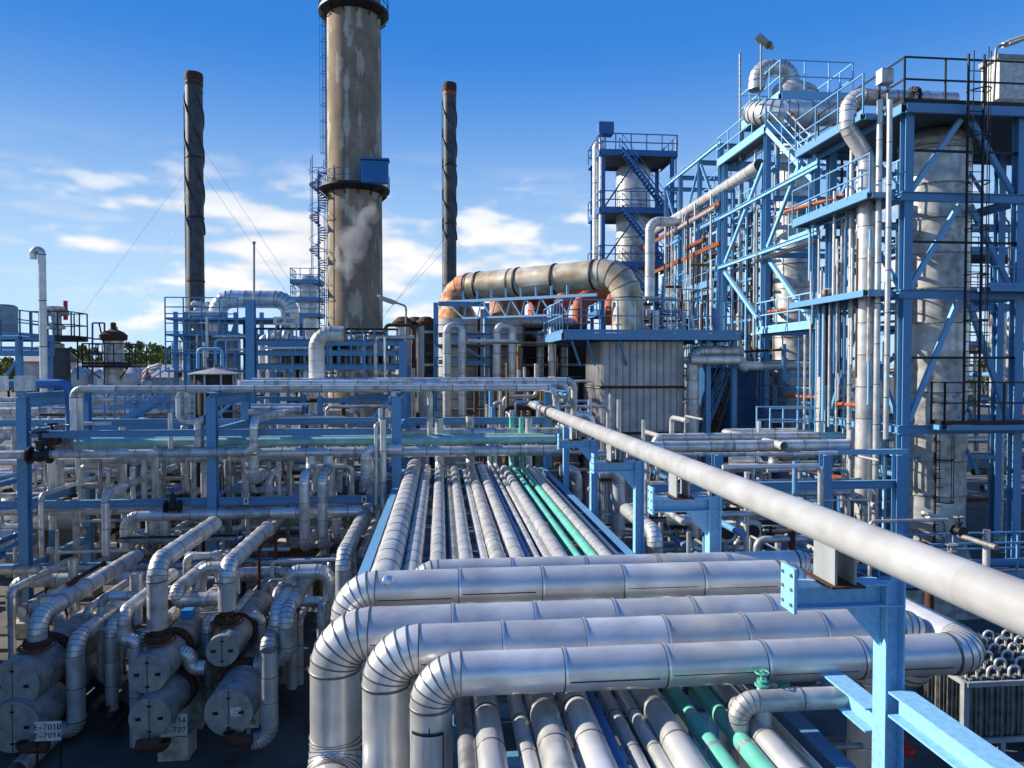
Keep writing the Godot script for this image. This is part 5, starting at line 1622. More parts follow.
func far_units() -> void:
	var B: Material = M.blue
	var A := [M.jacket, M.jacket_pale]
	# stair tower with a silver column inside
	var d0 := 55.0
	var d1 := 59.0
	var x0 := at(603, 200, d0).x
	var x1 := at(672, 200, d0).x
	var t := thing("stair_tower", "dark blue stair tower around a silver column, left of the main tower structure", "steel structure", Vector3(x0, 0, -d0))
	var ly := [at(640, 153, d0).y, at(640, 210, d0).y, at(640, 264, d0).y, at(640, 312, d0).y]
	for x in [x0, x1]:
		for d in [d0, d1]:
			bar(t, "post", Vector3(x, 0, -d), Vector3(x, ly[0] - .3, -d), .28, .28, M.blue_deep)
	for i in 4:
		platform(t, x0 - .3, x1 + .3, d0 - .3, d1 + .2, ly[i], "flr" if i else "flrb", M.blue_deep, {"rail": 1.35, "gap": 1.2, "beam": .3, "thick": .07})
	for i in 3:
		stair(t, Vector3(x1 - .8, ly[i + 1], -d0 + .8), Vector3(x0 + 1.2, ly[i], -d0 + .8), .9, M.blue_deep, Vector3.BACK)
		bar(t, "diagonal_brace", Vector3(x0, ly[i + 1], -d0), Vector3((x0 + x1) * .5, ly[i] - .3, -d0), .12, .12, M.blue_deep)
	column("silver column inside the dark blue stair tower", Vector3(at(633, 250, 57).x, 0, -57), 1.35, ly[0] - 1.0, false)
	pipe("tower_riser", "white riser with a rounded head along the stair tower's left side", .55, A, at(604, 143, 56), "x596 y290", {"sec": 3.0, "sides": 16, "k": .8})
	pipe("tower_riser", "second white riser close beside the stair tower's left side", .4, A, at(601.5, 140, 55.2), "y290", {"sec": 3.0, "sides": 14})
	var jb := thing("junction_box", "dark blue box on the stair tower's top left corner", "box", at(605, 135, 55))
	slab(jb, "case", at(599, 133, 55), at(611, 126, 56), M.blue_deep)
	rod(jb, "stalk", at(605, 152, 55.4), at(605, 133, 55.4), .06, M.blue_deep, 8)
	var mk := thing("slim_mast", "thin mast at the stair tower's right corner", "mast", at(676, 152, 55))
	rod(mk, "mast", at(676, 175, 55), at(676, 139, 55), .06, M.bare, 6)
	# blue unit with silver duct left of the chimney
	var ud := 42.0
	var ux0 := at(176, 350, ud).x
	var ux1 := at(288, 350, ud).x
	var u := thing("boiler_steelwork", "blue steel frame around the grey boiler with silver duct, left of the chimney", "steel structure", Vector3(ux0, 0, -ud))
	for px in [176, 186, 226, 236, 262, 288]:
		var x := at(px, 350, ud).x
		for d in [ud, ud + 4.0]:
			bar(u, "post", Vector3(x, 0, -d), Vector3(x, at(200, 312, ud).y, -d), .2, .2, B)
	for r in [318, 334, 352, 370]:
		var y := at(200, r, ud).y
		slab(u, "walkway", Vector3(ux0 - .4, y - .12, -ud - 4.2), Vector3(ux1, y, -ud + .5), M.blue)
		railing(u, Vector3(ux0 - .4, y, -ud + .45), Vector3(at(240, r, ud).x, y, -ud + .45), B, 1.1, .9, .06, false)
	for k in [[188, 368, 224, 340], [188, 340, 224, 368], [226, 350, 236, 320], [176, 330, 186, 345]]:
		bar(u, "diagonal_brace", at(k[0], k[1], ud), at(k[2], k[3], ud), .1, .1, B)
	var bx := thing("boiler_casing", "pale grey boiler box inside the blue frame left of the chimney", "boiler", at(206, 365, 43))
	slab(bx, "casing", Vector3(at(190, 350, 43).x, 0, -46.5), Vector3(at(224, 350, 43).x, at(205, 330, 43).y, -43), M.sheet)
	put(bx, "hopper", lathe("hopper", [[1.25, 0], [.8, .9], [.55, 1.3]], 4), M.sheet, Transform3D(Basis().rotated(Vector3.UP, PI / 4), Vector3(at(207, 350, 44.5).x, at(205, 330, 43).y, -44.7)))
	rod(bx, "downpipe", at(187, 380, 42.8), at(187, 322, 42.8), .26, M.jacket, 14)
	pipe("silver_duct", "broad silver duct arching over the blue boiler frame", 1.0, A, at(218, 335, 43), "y299 x290 y330", {"sec": .9, "sides": 24, "k": .8})
	pipe("silver_duct", "short silver header lying on the blue boiler frame", .35, A, at(190, 314, 42), "x222", {"sec": .9, "sides": 14})
	var cl := thing("clutter_valves", "cluster of dark valves beside the left dark stack's foot", "valves", at(205, 312, 44))
	for k in 6:
		rod(cl, "stem", at(196 + k * 3, 318, 43.5), at(196 + k * 3, 300 + (k * 5) % 9, 43.5), .1, [M.black, M.jacket_worn][k % 2], 8)
		turned(cl, "bonnet", "cl_bonnet", [[0, 0], [1, .1], [1, .6], [.4, 1], [0, 1]], 10, M.jacket_worn, at(196 + k * 3, 306 + (k * 5) % 9, 43.5), Vector3.UP, .3)
	# pump deck behind the overhead pipes
	var f := thing("pump_deck", "blue two-level deck with heavy end posts below the tall chimney", "steel structure", at(320, 388, 30))
	var fx0 := at(251, 350, 30).x
	var fx1 := at(403, 350, 30).x
	for e in [[fx0, at(251, 300, 30).y], [fx1, at(403, 341, 30).y]]:
		steel(f, "end_post", Vector3(e[0], 0, -30), Vector3(e[0], e[1], -30), .34, .34, B)
		steel(f, "end_post", Vector3(e[0], 0, -34), Vector3(e[0], e[1] - 1, -34), .34, .34, B)
	for r in [329, 343, 353, 367]:
		var y := at(320, r, 30).y
		steel(f, "deck_beam", Vector3(fx0 + .18, y, -30), Vector3(fx1 - .18, y, -30), .16, .22 if r != 329 else .08, B if r != 329 else M.black)
		if r in [343, 367]:
			slab(f, "grating_floor", Vector3(fx0, y + .115, -34), Vector3(fx1, y + .15, -29.9), M.grating)
	for k in 13:
		var x := lerpf(fx0, fx1, (k + .5) / 13.0)
		bar(f, "post", Vector3(x, at(320, 368, 30).y, -30.02), Vector3(x, at(320, 329, 30).y, -30.02), .07, .07, B)
	rng.seed = 61
	for k in 18:
		var px := 262 + k * 7.7
		var p := at(px, 372, rng.randf_range(30.5, 33.5))
		pipe("deck_riser", "small silver riser on the blue pump deck, %s of its row" % nth(k), rng.randf_range(.14, .34), [M.jacket, M.jacket_pale, M.jacket_worn][k % 3], p, "y%d" % rng.randi_range(332, 352) + (" Z1" if k % 2 else " X.6"), {"sec": 0.0, "sides": 12, "k": .8, "plain": true}, "risers on the pump deck")
	for k in 8:
		var q := at(275 + k * 16, 366, 31.5 + (k % 3))
		var g := thing("deck_vessel", "small drum on the blue pump deck below the chimney, %s" % nth(k), "vessel", q, "drums on the pump deck")
		turned(g, "shell", "deck_drum", [[0, 0], [.8, .05], [1, .3], [1, 1.6], [.8, 1.85], [0, 1.95]], 16, [M.tank, M.jacket_worn, M.ochre, M.rust_dark][k % 4], q, Vector3.UP, rng.randf_range(.3, .6))
		rod(g, "vent", q, q + Vector3(0, 1.6, 0), .06, M.jacket_worn, 8)
	var sg := thing("unit_sign", "white sign reading AM-807 on the blue pump deck", "sign", at(286, 325, 30))
	var sc := at(286, 321, 29.9)
	slab(sg, "board", sc + Vector3(-.5, -.17, -.02), sc + Vector3(.5, .17, 0), M.sign)
	text_plate(sg, "lettering", "AM-807", sc + Vector3(0, 0, .003), .2, M.letters)
	for x in [-.4, .4]:
		bar(sg, "leg", sc + Vector3(x, -.17, -.03), Vector3(sc.x + x, at(286, 343, 30).y, sc.z - .03), .05, .05, B)
	# hut with a conical roof
	var hp := at(215, 388, 27)
	var hut := thing("round_hut", "round grey hut with a shallow conical metal roof behind the overhead pipes", "hut", Vector3(hp.x, 0, hp.z))
	var ry := at(215, 374, 27).y
	put(hut, "wall", rod_mesh(24), M.dark_wall, along(Vector3(hp.x, 0, hp.z), Vector3(hp.x, ry, hp.z), .66, .66))
	put(hut, "roof", lathe("cone_roof", [[.9, -.02], [.92, .02], [.1, .2], [0, .26]], 28), M.roof_metal, Transform3D(Basis(), Vector3(hp.x, ry, hp.z)))
	for k in 8:
		var a := TAU * k / 8 + .2
		bar(hut, "post", Vector3(hp.x + cos(a) * .7, 0, hp.z + sin(a) * .7), Vector3(hp.x + cos(a) * .7, ry, hp.z + sin(a) * .7), .06, .06, M.sheet)
	rod(hut, "finial", Vector3(hp.x, ry + .2, hp.z), Vector3(hp.x, ry + .4, hp.z), .03, M.bare, 6)
	# gooseneck vent at the far left
	pipe("gooseneck_vent", "tall silver vent pipe with a gooseneck top at the far left", .27, A, at(44, 392, 30), "y250 x33 Y-.35", {"sec": 2.0, "sides": 18, "k": .75})
	# fat dark vessel with platform
	var vd := 38.0
	var vp := at(57, 380, vd)
	var ve := thing("dark_vessel", "stout dark vessel topped by a valve and a caged platform at the far left", "vessel", Vector3(vp.x, 0, -vd))
	var vy := at(57, 348, vd).y
	put(ve, "shell", rod_mesh(28), M.stack, along(Vector3(vp.x, 0, -vd), Vector3(vp.x, vy, -vd), .6, .6))
	turned(ve, "valve_body", "top_valve", [[.35, 0], [.35, .2], [.18, .25], [.18, .9], [.4, .95], [.4, 1.1], [.2, 1.2], [.24, 1.8], [.5, 1.9], [.5, 2.05], [0, 2.1]], 14, M.jacket_worn, Vector3(vp.x, vy, -vd), Vector3.UP, 1.0)
	rod(ve, "actuator", Vector3(vp.x - .5, vy + 1.75, -vd), Vector3(vp.x + .55, vy + 1.75, -vd), .17, M.grey_paint, 12)
	rod(ve, "red_cap", Vector3(vp.x + .45, vy + 1.4, -vd), Vector3(vp.x + .45, vy + 2.35, -vd), .1, M.red, 10)
	platform(ve, vp.x - .8, vp.x + 1.1, vd - .8, vd + .8, vy + .45, "flrb", M.black, {"rail": 1.3, "gap": .7, "beam": .12})
	pipe("vessel_arm", "thin dark lamp arm beside the stout dark vessel", .08, M.black, at(78, 380, 38), "y338 x92", {"sides": 8, "plain": true, "k": .8})
	# slender vessel on a platform
	var wp := at(114, 380, 40)
	var wv := thing("slender_vessel", "grey vessel with domed cap rising through a round platform at the left", "vessel", Vector3(wp.x, 0, -40))
	var wy := at(114, 340, 40).y
	put(wv, "shell", rod_mesh(24), M.jacket_worn, along(Vector3(wp.x, 0, -40), Vector3(wp.x, wy, -40), .5, .5))
	turned(wv, "cap", "vessel_cap", [[.5, -.05], [.66, 0], [.68, .25], [.5, .42], [.2, .55], [.14, .62], [.14, .9], [0, .95]], 20, M.rust_dark, Vector3(wp.x, wy, -40), Vector3.UP, 1.0)
	platform(wv, wp.x - 1.1, wp.x + 1.2, 39.0, 41.2, at(114, 365, 40).y, "flrb", M.black, {"rail": 1.1, "gap": .8, "beam": .14})
	for k in 2:
		bar(wv, "knee_brace", Vector3(wp.x + (k * 2 - 1) * .5, at(114, 378, 40).y, -39.6), Vector3(wp.x + (k * 2 - 1) * 1.1, at(114, 366, 40).y, -39.2), .06, .06, M.black)
	pipe("vessel_arm", "thin hook pipe on the grey vessel's domed cap", .1, M.jacket_worn, at(112.5, 332, 40), "y327 x117 y334", {"sides": 8, "plain": true, "k": .6})
	var ga := thing("gantry_steelwork", "small open steel gantry left of the grey domed vessel", "steel structure", at(98, 380, 40))
	for px in [92.5, 104.5]:
		for d in [39.6, 40.8]:
			bar(ga, "post", at(px, 385, d), at(px, 323, d), .07, .07, M.blue_deep)
	for r in [323, 339, 353]:
		bar(ga, "beam", at(92.5, r, 39.6), at(104.5, r, 39.6), .08, .08, M.blue_deep)
	bar(ga, "diagonal_brace", at(99, 323, 39.6), at(104, 345, 39.6), .06, .06, M.black)
	# left edge tank on a frame
	var ld := 33.0
	var lt := thing("tank_stand", "blue railed stand under the blue tank at the picture's left edge", "steel structure", at(5, 385, ld))
	var lx := at(19, 340, ld).x
	for d in [ld, ld + 2.4]:
		for x in [lx, lx - 2.6]:
			bar(lt, "post", Vector3(x, 0, -d), Vector3(x, at(10, 338, ld).y, -d), .22, .22, B)
	platform(lt, lx - 3, lx + .1, ld - .1, ld + 2.6, at(10, 350, ld).y, "fr", B, {"rail": 1.3, "gap": .8, "beam": .22})
	platform(lt, lx - 3, lx + .1, ld - .1, ld + 2.6, at(10, 336, ld).y, "fr", B, {"rail": 1.1, "gap": .8, "beam": .16})
	bar(lt, "diagonal_brace", at(0, 385, ld), at(16, 362, ld), .1, .12, B)
	var bt := thing("blue_tank", "blue cylindrical tank on the railed stand at the picture's left edge", "tank", at(2, 336, ld + 1))
	turned(bt, "shell", "blue_tank_shell", [[0, 0], [.6, 0], [.62, .05], [.62, 1.15], [.5, 1.22], [0, 1.25]], 24, M.grey_paint, Vector3(at(0, 335, ld + 1.2).x, at(2, 335, ld + 1.2).y, -ld - 1.2), Vector3.UP, 1.1)
	# far halls and low tanks
	for e in [[62, 376, 110, 385, 60, "far grey hall with a low pitched roof behind the dark vessels"], [120, 378, 172, 388, 64, "far pale hall left of the blue boiler frame"], [20, 362, 40, 386, 52, "far dark shed beside the gooseneck vent"]]:
		var a := at(e[0], e[1], e[4])
		var b := at(e[2], e[3], e[4])
		var g := thing("far_hall", e[5], "building", Vector3(a.x, 0, a.z), "far halls")
		slab(g, "wall", Vector3(a.x, 0, a.z - 5), Vector3(b.x, a.y, a.z), M.sheet)
		thing_roof(g, Vector3(a.x - .3, a.y, a.z + .3), Vector3(b.x + .3, a.y + .5, a.z - 5.3))
		for k in 6:
			slab(g, "window", Vector3(lerpf(a.x, b.x, (k + .25) / 6), a.y * .55, a.z + .001), Vector3(lerpf(a.x, b.x, (k + .75) / 6), a.y * .85, a.z + .04), M.dark_wall)
	for k in 5:
		var c := at(80 + k * 13, 375, 54)
		var g := thing("far_tank", "low pale storage tank in the far left background, %s" % nth(k), "tank", Vector3(c.x, 0, -54 - (k % 2) * 3), "far storage tanks")
		turned(g, "shell", "far_tank_shell", [[.98, 0], [1, .02], [1, .95], [.9, 1.02], [0, 1.1]], 24, M.sheet, Vector3(c.x, 0, -54 - (k % 2) * 3), Vector3.UP, 1.0).scale = Vector3(1.0, c.y, 1.0)
		rod(g, "ladder_rail", Vector3(c.x + .9, 0, -53 - (k % 2) * 3), Vector3(c.x + .9, c.y + .6, -53 - (k % 2) * 3), .04, M.grey_paint, 6)
	# small column beside the spiral stair
	var sc2 := at(308, 330, 58)
	var sm := thing("slim_column", "slim silver column with ringed platforms left of the chimney's foot", "column", Vector3(sc2.x, 0, -58))
	put(sm, "shell", rod_mesh(24), M.jacket, along(Vector3(sc2.x, 0, -58), Vector3(sc2.x, at(308, 283, 58).y, -58), .75, .75))
	turned(sm, "domed_head", "slim_dome", [[.75, 0], [.7, .3], [.45, .55], [0, .65]], 24, M.jacket, Vector3(sc2.x, at(308, 283, 58).y, -58), Vector3.UP, 1.0)
	for r in [283, 300, 316]:
		var y := at(308, r, 58).y
		platform(sm, sc2.x - 1.1, sc2.x + 1.1, 56.9, 59, y, "flr", M.blue, {"rail": 1.0, "gap": .7, "beam": .16})
	# mushroom vents on the heater roof between chimney and furnace
	for e in [[403, 44], [415, 45], [426, 44]]:
		var c := at(e[0], 322, e[1])
		var g := thing("roof_vent", "round rusty roof vent right of the chimney, %s of three" % ("left one" if e[0] == 403 else "middle one" if e[0] == 415 else "right one"), "vent", Vector3(c.x, 0, c.z), "roof vents")
		put(g, "stem", rod_mesh(18), M.sheet, along(Vector3(c.x, 0, c.z), c, .48, .48))
		turned(g, "hood", "vent_hood", [[.6, -.25], [.64, 0], [.5, .12], [.3, .3], [0, .34]], 20, M.rust_dark, c, Vector3.UP, 1.0)
	# lamps and masts
	street_lamp("lamp on a bent pole right of the chimney's foot", at(406, 345, 33), at(406, 306, 33), Vector3(-.9, 0, 0), M.bare, .9)
	street_lamp("bent lamp on the small pole before the blue boiler frame", at(143, 388, 30), at(143, 372, 30), Vector3(.5, 0, 0), M.bare, .5)
	var lm := thing("slim_mast", "thin white mast rising before the silver duct, left of the chimney", "mast", at(254, 330, 33))
	rod(lm, "mast", at(254, 340, 33), at(254, 244, 33), .05, M.white, 8)
	rod(lm, "tip", at(254, 244, 33), at(254, 241.5, 33), .075, M.bare, 8)
	# background pipe units left of centre, seen between the tiers
	rng.seed = 71
	for k in 70:
		var px := rng.randf_range(-25, 420)
		var d := rng.randf_range(26, 36)
		var a := at(px, rng.randf_range(398, 500), d)
		pipe("back_pipe", "dull pipe in the tangle behind the cross rack", rng.randf_range(.12, .36), [M.jacket_worn, M.jacket, M.jacket_worn, M.rust_dark][k % 4], a, ["X%.1f Y-1.2" % rng.randf_range(1.5, 5), "Z%.1f Y1" % rng.randf_range(2, 5), "Y-2.6 X1"][k % 3], {"sec": 0.0, "sides": 12, "k": .9}, "pipes in the tangle behind the cross rack")
	for k in 9:
		var px := 20 + k * 43.0
		var c := at(px, 470, 28.5 + (k % 3) * 1.8)
		var g := thing("low_vessel", "squat grey vessel standing behind the cross rack, %s" % nth(k), "vessel", Vector3(c.x, 0, c.z), "squat vessels behind the cross rack")
		turned(g, "shell", "low_drum", [[0, 0], [1, 0], [1, 2.4], [.8, 2.7], [0, 2.85]], 20, [M.jacket_worn, M.sheet, M.tank][k % 3], Vector3(c.x, 0, c.z), Vector3.UP, .9)
		rod(g, "nozzle", Vector3(c.x, 2.4, c.z), Vector3(c.x, 3.4, c.z), .14, M.jacket_worn, 10)
	for k in 6:
		var c := at(-10 + k * 75.0, 500, 26.4 + (k % 2) * 1.4)
		var g := thing("lying_drum", "horizontal grey drum on saddles behind the cross rack, %s" % nth(k), "vessel", Vector3(c.x, 0, c.z), "lying drums behind the cross rack")
		var y := 1.3 + (k % 3) * .5
		put(g, "shell", lathe("lying_shell", [[0, -.5], [.6, -.48], [.92, -.42], [1, -.36], [1, .36], [.92, .42], [.6, .48], [0, .5]], 24), [M.jacket_worn, M.sheet, M.stack][k % 3], along(Vector3(c.x - 1.4, y, c.z), Vector3(c.x + 1.4, y, c.z), .62, .62))
		for x in [-.8, .8]:
			slab(g, "saddle", Vector3(c.x + x - .12, 0, c.z - .4), Vector3(c.x + x + .12, y - .5, c.z + .4), M.concrete)
		rod(g, "nozzle", Vector3(c.x + .3, y + .5, c.z), Vector3(c.x + .3, y + 1.1, c.z), .12, M.jacket_worn, 10)
	for k in 5:
		var c := at(5 + k * 88.0, 440, 30.5 + (k % 2) * 2.0)
		var g := thing("pipe_bridge", "blue two-tier pipe bridge bay behind the cross rack, %s" % nth(k), "pipe rack", Vector3(c.x, 0, c.z), "pipe bridge bays behind the cross rack")
		for x in [-1.5, 1.5]:
			steel(g, "post", Vector3(c.x + x, 0, c.z), Vector3(c.x + x, 6.0, c.z), .2, .2, B)
		for y in [1.6, 3.0, 4.4, 5.8]:
			steel(g, "beam", Vector3(c.x - 1.4, y, c.z), Vector3(c.x + 1.4, y, c.z), .14, .2, B)
		bar(g, "diagonal_brace", Vector3(c.x - 1.4, 3.1, c.z - .1), Vector3(c.x + 1.4, 5.7, c.z - .1), .08, .08, B)
	for k in 11:
		var c := at(-20, 400 + k * 12, 27.0 + (k % 4) * 1.3)
		pipe("far_cross_pipe", "dull cross pipe behind the cross rack, %s" % nth(k).replace("leftmost", "highest of its stack").replace("from the left", "from the top"), [.2, .34, .26, .16][k % 4], [M.jacket_worn, M.jacket_worn, M.jacket_worn, M.rust_dark][k % 4], c, "x%d" % (250 + (k * 53) % 190), {"sec": 1.2, "sides": 12}, "cross pipes behind the cross rack")
	# blue beams and railings glimpsed behind the cross rack
	var bw := thing("rear_walkway", "blue railed walkway behind the cross rack at the left", "walkway", at(150, 420, 27))
	platform(bw, at(40, 420, 27).x, at(200, 420, 27).x, 27, 28.6, at(120, 424, 27).y, "fb", B, {"rail": 1.1, "gap": 1.0})
	stair(bw, at(120, 424, 26.4), at(165, 396, 26.4), .8, B, Vector3.BACK)
	for px in [45, 120, 196]:
		steel(bw, "post", Vector3(at(px, 420, 27).x, 0, -27.4), Vector3(at(px, 420, 27).x, at(120, 424, 27).y - .25, -27.4), .2, .2, B)

func added_shade_house() -> void:
	# unseen building added at the left to shade the exchangers
	var t := thing("added_shade_house", "plain grey building added out of view at the left to shade the heat exchangers", "building", Vector3(-13, 0, -10))
	slab(t, "wall", Vector3(-17, 0, -17.5), Vector3(-11.2, 5.3, -4), M.concrete)
	slab(t, "roof", Vector3(-17.2, 5.3, -17.7), Vector3(-11.0, 5.5, -3.8), M.roof_metal)
	for k in 4:
		slab(t, "window", Vector3(-11.2, 1.4, -6.0 - k * 2.8), Vector3(-11.16, 2.6, -4.8 - k * 2.8), M.dark_wall)
	slab(t, "door", Vector3(-11.2, 0, -16.6), Vector3(-11.15, 2.1, -15.6), M.blue)

func thing_roof(g: Node3D, lo: Vector3, hi: Vector3) -> void:
	var mid := (lo.z + hi.z) * .5
	for s in [lo.z, hi.z]:
		var a := Vector3((lo.x + hi.x) * .5, lo.y, s)
		var b := Vector3((lo.x + hi.x) * .5, hi.y + .6, mid)
		var o := put(g, "roof_slope", box_mesh(), M.roof_metal, sweep(a, b, hi.x - lo.x, .1))

func trees() -> void:
	# a far belt of broadleaf trees above the left horizon
	rng.seed = 81
	var leaf := SurfaceTool.new()
	leaf.begin(Mesh.PRIMITIVE_TRIANGLES)
	for q in [[0.0, 1.0], [PI / 2, .8]]:
		var u: Vector3 = Vector3(1, 0, 0).rotated(Vector3.UP, q[0])
		var w := Vector3(0, 1, 0).rotated(u, .5)
		for v in [-u - w * .3, u * .1 - w, u + w * .2, -u - w * .3, u + w * .2, -u * .1 + w]:
			leaf.add_vertex(v * q[1])
	leaf.generate_normals()
	var lm := leaf.commit()
	var crowns := []
	for c in [[Color(.085, .14, .035), "green"], [Color(.16, .19, .03), "yellow-green"], [Color(.20, .13, .04), "rusty autumn"]]:
		var m := StandardMaterial3D.new()
		m.albedo_color = c[0].linear_to_srgb()
		m.roughness = .8
		m.backlight_enabled = true
		m.backlight = Color(.12, .14, .04)
		crowns.append([m, c[1]])
	var spots := [[70, 347, 130, 0], [82, 344, 128, 1], [93, 347, 134, 2], [104, 350, 120, 0], [128, 342, 130, 2], [140, 341, 126, 0], [152, 342, 122, 1], [160, 345, 124, 0], [166, 348, 118, 1], [172, 346, 132, 0], [296, 352, 140, 0], [24, 354, 140, 0], [8, 356, 132, 1], [984, 356, 150, 0], [1004, 352, 140, 1]]
	var n := 0
	var place := ["leftmost one above the dark vessel", "second from the left above the dark vessel", "beside the small gantry", "behind the grey domed vessel", "right of the grey domed vessel", "tallest one left of the boiler frame", "bright one left of the boiler frame", "low one left of the boiler frame", "lowest one touching the boiler frame", "rear one behind the boiler frame", "behind the pump deck", "behind the gooseneck vent", "at the picture's left edge", "behind the right column", "at the picture's right edge"]
	for s in spots:
		var top := at(s[0], s[1], s[2])
		var base := Vector3(top.x, 0, top.z)
		var h := top.y
		var t := thing("broadleaf_tree", "far %s broadleaf tree, %s" % [crowns[s[3]][1], place[n]], "tree", base, "far belt of trees")
		put(t, "trunk", lathe("tree_trunk", [[.28, 0], [.2, .3], [.1, 1]], 8), M.bark, Transform3D(Basis().scaled(Vector3(1, h * .8, 1)), base))
		for k in 4:
			var a := TAU * k / 4 + n
			rod(t, "limb", base + Vector3.UP * h * (.35 + .08 * k), base + Vector3(cos(a) * 1.3, h * (.6 + .06 * k), sin(a) * 1.3), .07, M.bark, 6)
		var clumps := []
		for k in 16:
			clumps.append([Vector3(rng.randf_range(-3.4, 3.4), h * rng.randf_range(.32, .88), rng.randf_range(-3.4, 3.4)), rng.randf_range(.9, 1.7)])
		clumps.append([Vector3(0, h - .8, 0), .8])
		var st := SurfaceTool.new()
		st.begin(Mesh.PRIMITIVE_TRIANGLES)
		for k in 1700:
			var c = clumps[k % clumps.size()]
			var d: Vector3 = Vector3(rng.randfn(), rng.randfn() * .8, rng.randfn()).normalized() * c[1] * pow(rng.randf(), .35)
			st.append_from(lm, 0, Transform3D(Basis.from_euler(Vector3(rng.randf() * 6, rng.randf() * 6, rng.randf() * 6)).scaled(Vector3.ONE * rng.randf_range(.13, .28)), c[0] + d))
		put(t, "crown", st.commit(), crowns[s[3]][0], Transform3D(Basis(), base))
		n += 1

func yard_right() -> void:
	var A := [M.jacket, M.jacket_pale, M.jacket_worn]
	var B: Material = M.blue
	var o := {"sec": .8, "sides": 18, "k": .9}
	# level lines right of the rack
	pipe("yard_pipe", "upper silver yard pipe running right towards the tower, starting with a rounded end", .28, A, at(655, 446, 23.6), "y437.5 x818", o)
	pipe("yard_pipe", "broad silver yard pipe below the upper one, starting behind the white pipe", .36, A, at(634, 452, 22.6), "y447 x848", o)
	pipe("yard_pipe", "thin silver yard pipe under the broad one", .14, A, at(650, 455.5, 22.2), "x838", o)
	pipe("yard_pipe", "white yard pipe pair member with a bent end below the broad yard pipe, upper", .3, [M.jacket_pale], at(730, 460, 24), "x760 y472 z26", o)
	pipe("yard_pipe", "white yard pipe pair member with a bent end below the broad yard pipe, lower", .3, [M.jacket_pale], at(728, 468, 23.6), "x774 y452", o)
	pipe("yard_pipe", "long dull yard pipe beside the blue post left of the tower", .3, M.jacket_worn, at(640, 486, 22), "x860", o)
	pipe("yard_pipe", "thin dull yard pipe lower than the long one", .2, M.jacket_worn, at(640, 496, 21.6), "x850", o)
	pipe("yard_pipe", "white yard pipe slanting away below the railings left of the tower", .26, [M.jacket_pale], at(784, 446, 22), "z27 X3", o)
	pipe("yard_elbow", "jacketed elbow pipe standing right of the rack's third post", .34, A, at(600, 472, 19.5), "x619 y535", o)
	pipe("yard_elbow", "squat jacketed elbow beside the rack's fourth post", .32, A, at(560, 470, 21.2), "x577 y500", o)
	pipe("yard_elbow", "small upright jacketed pipe right of the third post", .15, A, at(646, 480, 17.5), "y543", {"sec": .5, "sides": 14})
	pipe("yard_elbow", "round-topped jacketed pipe low behind the crossing pipes", .34, A, at(655, 560, 15.5), "y532 z18", o)
	pipe("yard_elbow", "jacketed pipe bending down near the second arm post", .28, A, at(668, 520, 18.6), "x694 y545", o)
	pipe("yard_elbow", "pale jacketed pipe with rounded end beside the ribbed box", .3, [M.jacket_pale], at(570, 415, 24.2), "x591 y432", o)
	# supports
	var t := thing("yard_steelwork", "low blue frame with a forked brace under the yard pipes right of the rack", "steel structure", at(760, 540, 21))
	var y := at(770, 486, 20.4).y
	steel(t, "beam", Vector3(at(640, 486, 20.4).x, y, -20.4), Vector3(at(900, 486, 20.4).x, y, -20.4), .18, .24, B)
	steel(t, "beam", Vector3(at(640, 545, 20.2).x, at(760, 545, 20.2).y, -20.2), Vector3(at(900, 545, 20.2).x, at(760, 545, 20.2).y, -20.2), .18, .24, B)
	for px in [717, 825, 898]:
		var x := at(px, 500, 20.4).x
		steel(t, "post", Vector3(x, 0, -20.4), Vector3(x, at(px, 455, 20.4).y, -20.4), .26, .26, B)
	var bx := at(772, 490, 20.4)
	for s in [-1, 1]:
		bar(t, "fork_brace", bx, Vector3(bx.x + s * 1.1, bx.y - .9, bx.z), .1, .12, B)
	steel(t, "beam", Vector3(at(820, 400, 22.4).x, at(850, 452, 22.4).y, -22.4), Vector3(at(908, 452, 22.4).x, at(850, 452, 22.4).y, -22.4), .2, .16, M.blue_pale)
	for px in [640, 690]:
		var x := at(px, 500, 23).x
		steel(t, "post", Vector3(x, 0, -23), Vector3(x, at(px, 448, 23).y, -23), .2, .2, B)
	# walkway with orange stringer behind
	var w := thing("yard_walkway", "pale blue railed walkway low between the white pipe and the tower", "walkway", at(800, 450, 27))
	platform(w, at(770, 440, 27).x, at(905, 440, 27).x, 27, 28.2, at(830, 436, 27).y, "fb", M.blue_pale, {"rail": 1.1, "gap": 1.2})
	bar(w, "orange_stringer", at(790, 472, 26.5), at(842, 478, 25), .1, .16, M.orange)
	# blue round tank and stair beside the ribbed box
	var tk := at(737, 436, 36)
	var bt := thing("blue_round_tank", "deep blue round tank with a stair wrapped before it, right of the ribbed box", "tank", Vector3(tk.x, 0, -36.5))
	put(bt, "shell", rod_mesh(40), M.blue_tank, along(Vector3(tk.x, 0, -36.5), Vector3(tk.x, at(737, 368, 36).y, -36.5), 1.75, 1.75))
	stair(bt, Vector3(at(700, 430, 33.6).x, at(700, 436, 33.6).y, -33.6), Vector3(at(727, 430, 33.6).x, at(727, 372, 33.6).y, -33.6), .8, B, Vector3.BACK)
	stair(bt, Vector3(at(712, 430, 33).x, at(712, 440, 33).y, -33), Vector3(at(732, 430, 33).x, at(732, 372, 33).y, -33), .5, M.ochre, Vector3.BACK, false)
	# tube bundle crate at the lower right
	var d0 := 12.6
	var c := on(964, 741, .25)
	var h := slide(c, 1, 677, true).y
	var cr := thing("vaporiser_block", "block of dark upright finned tubes with looped tops at the lower right corner", "vaporiser", Vector3(c.x, 0, c.z))
	var wx := 3.0
	var wz := 1.9
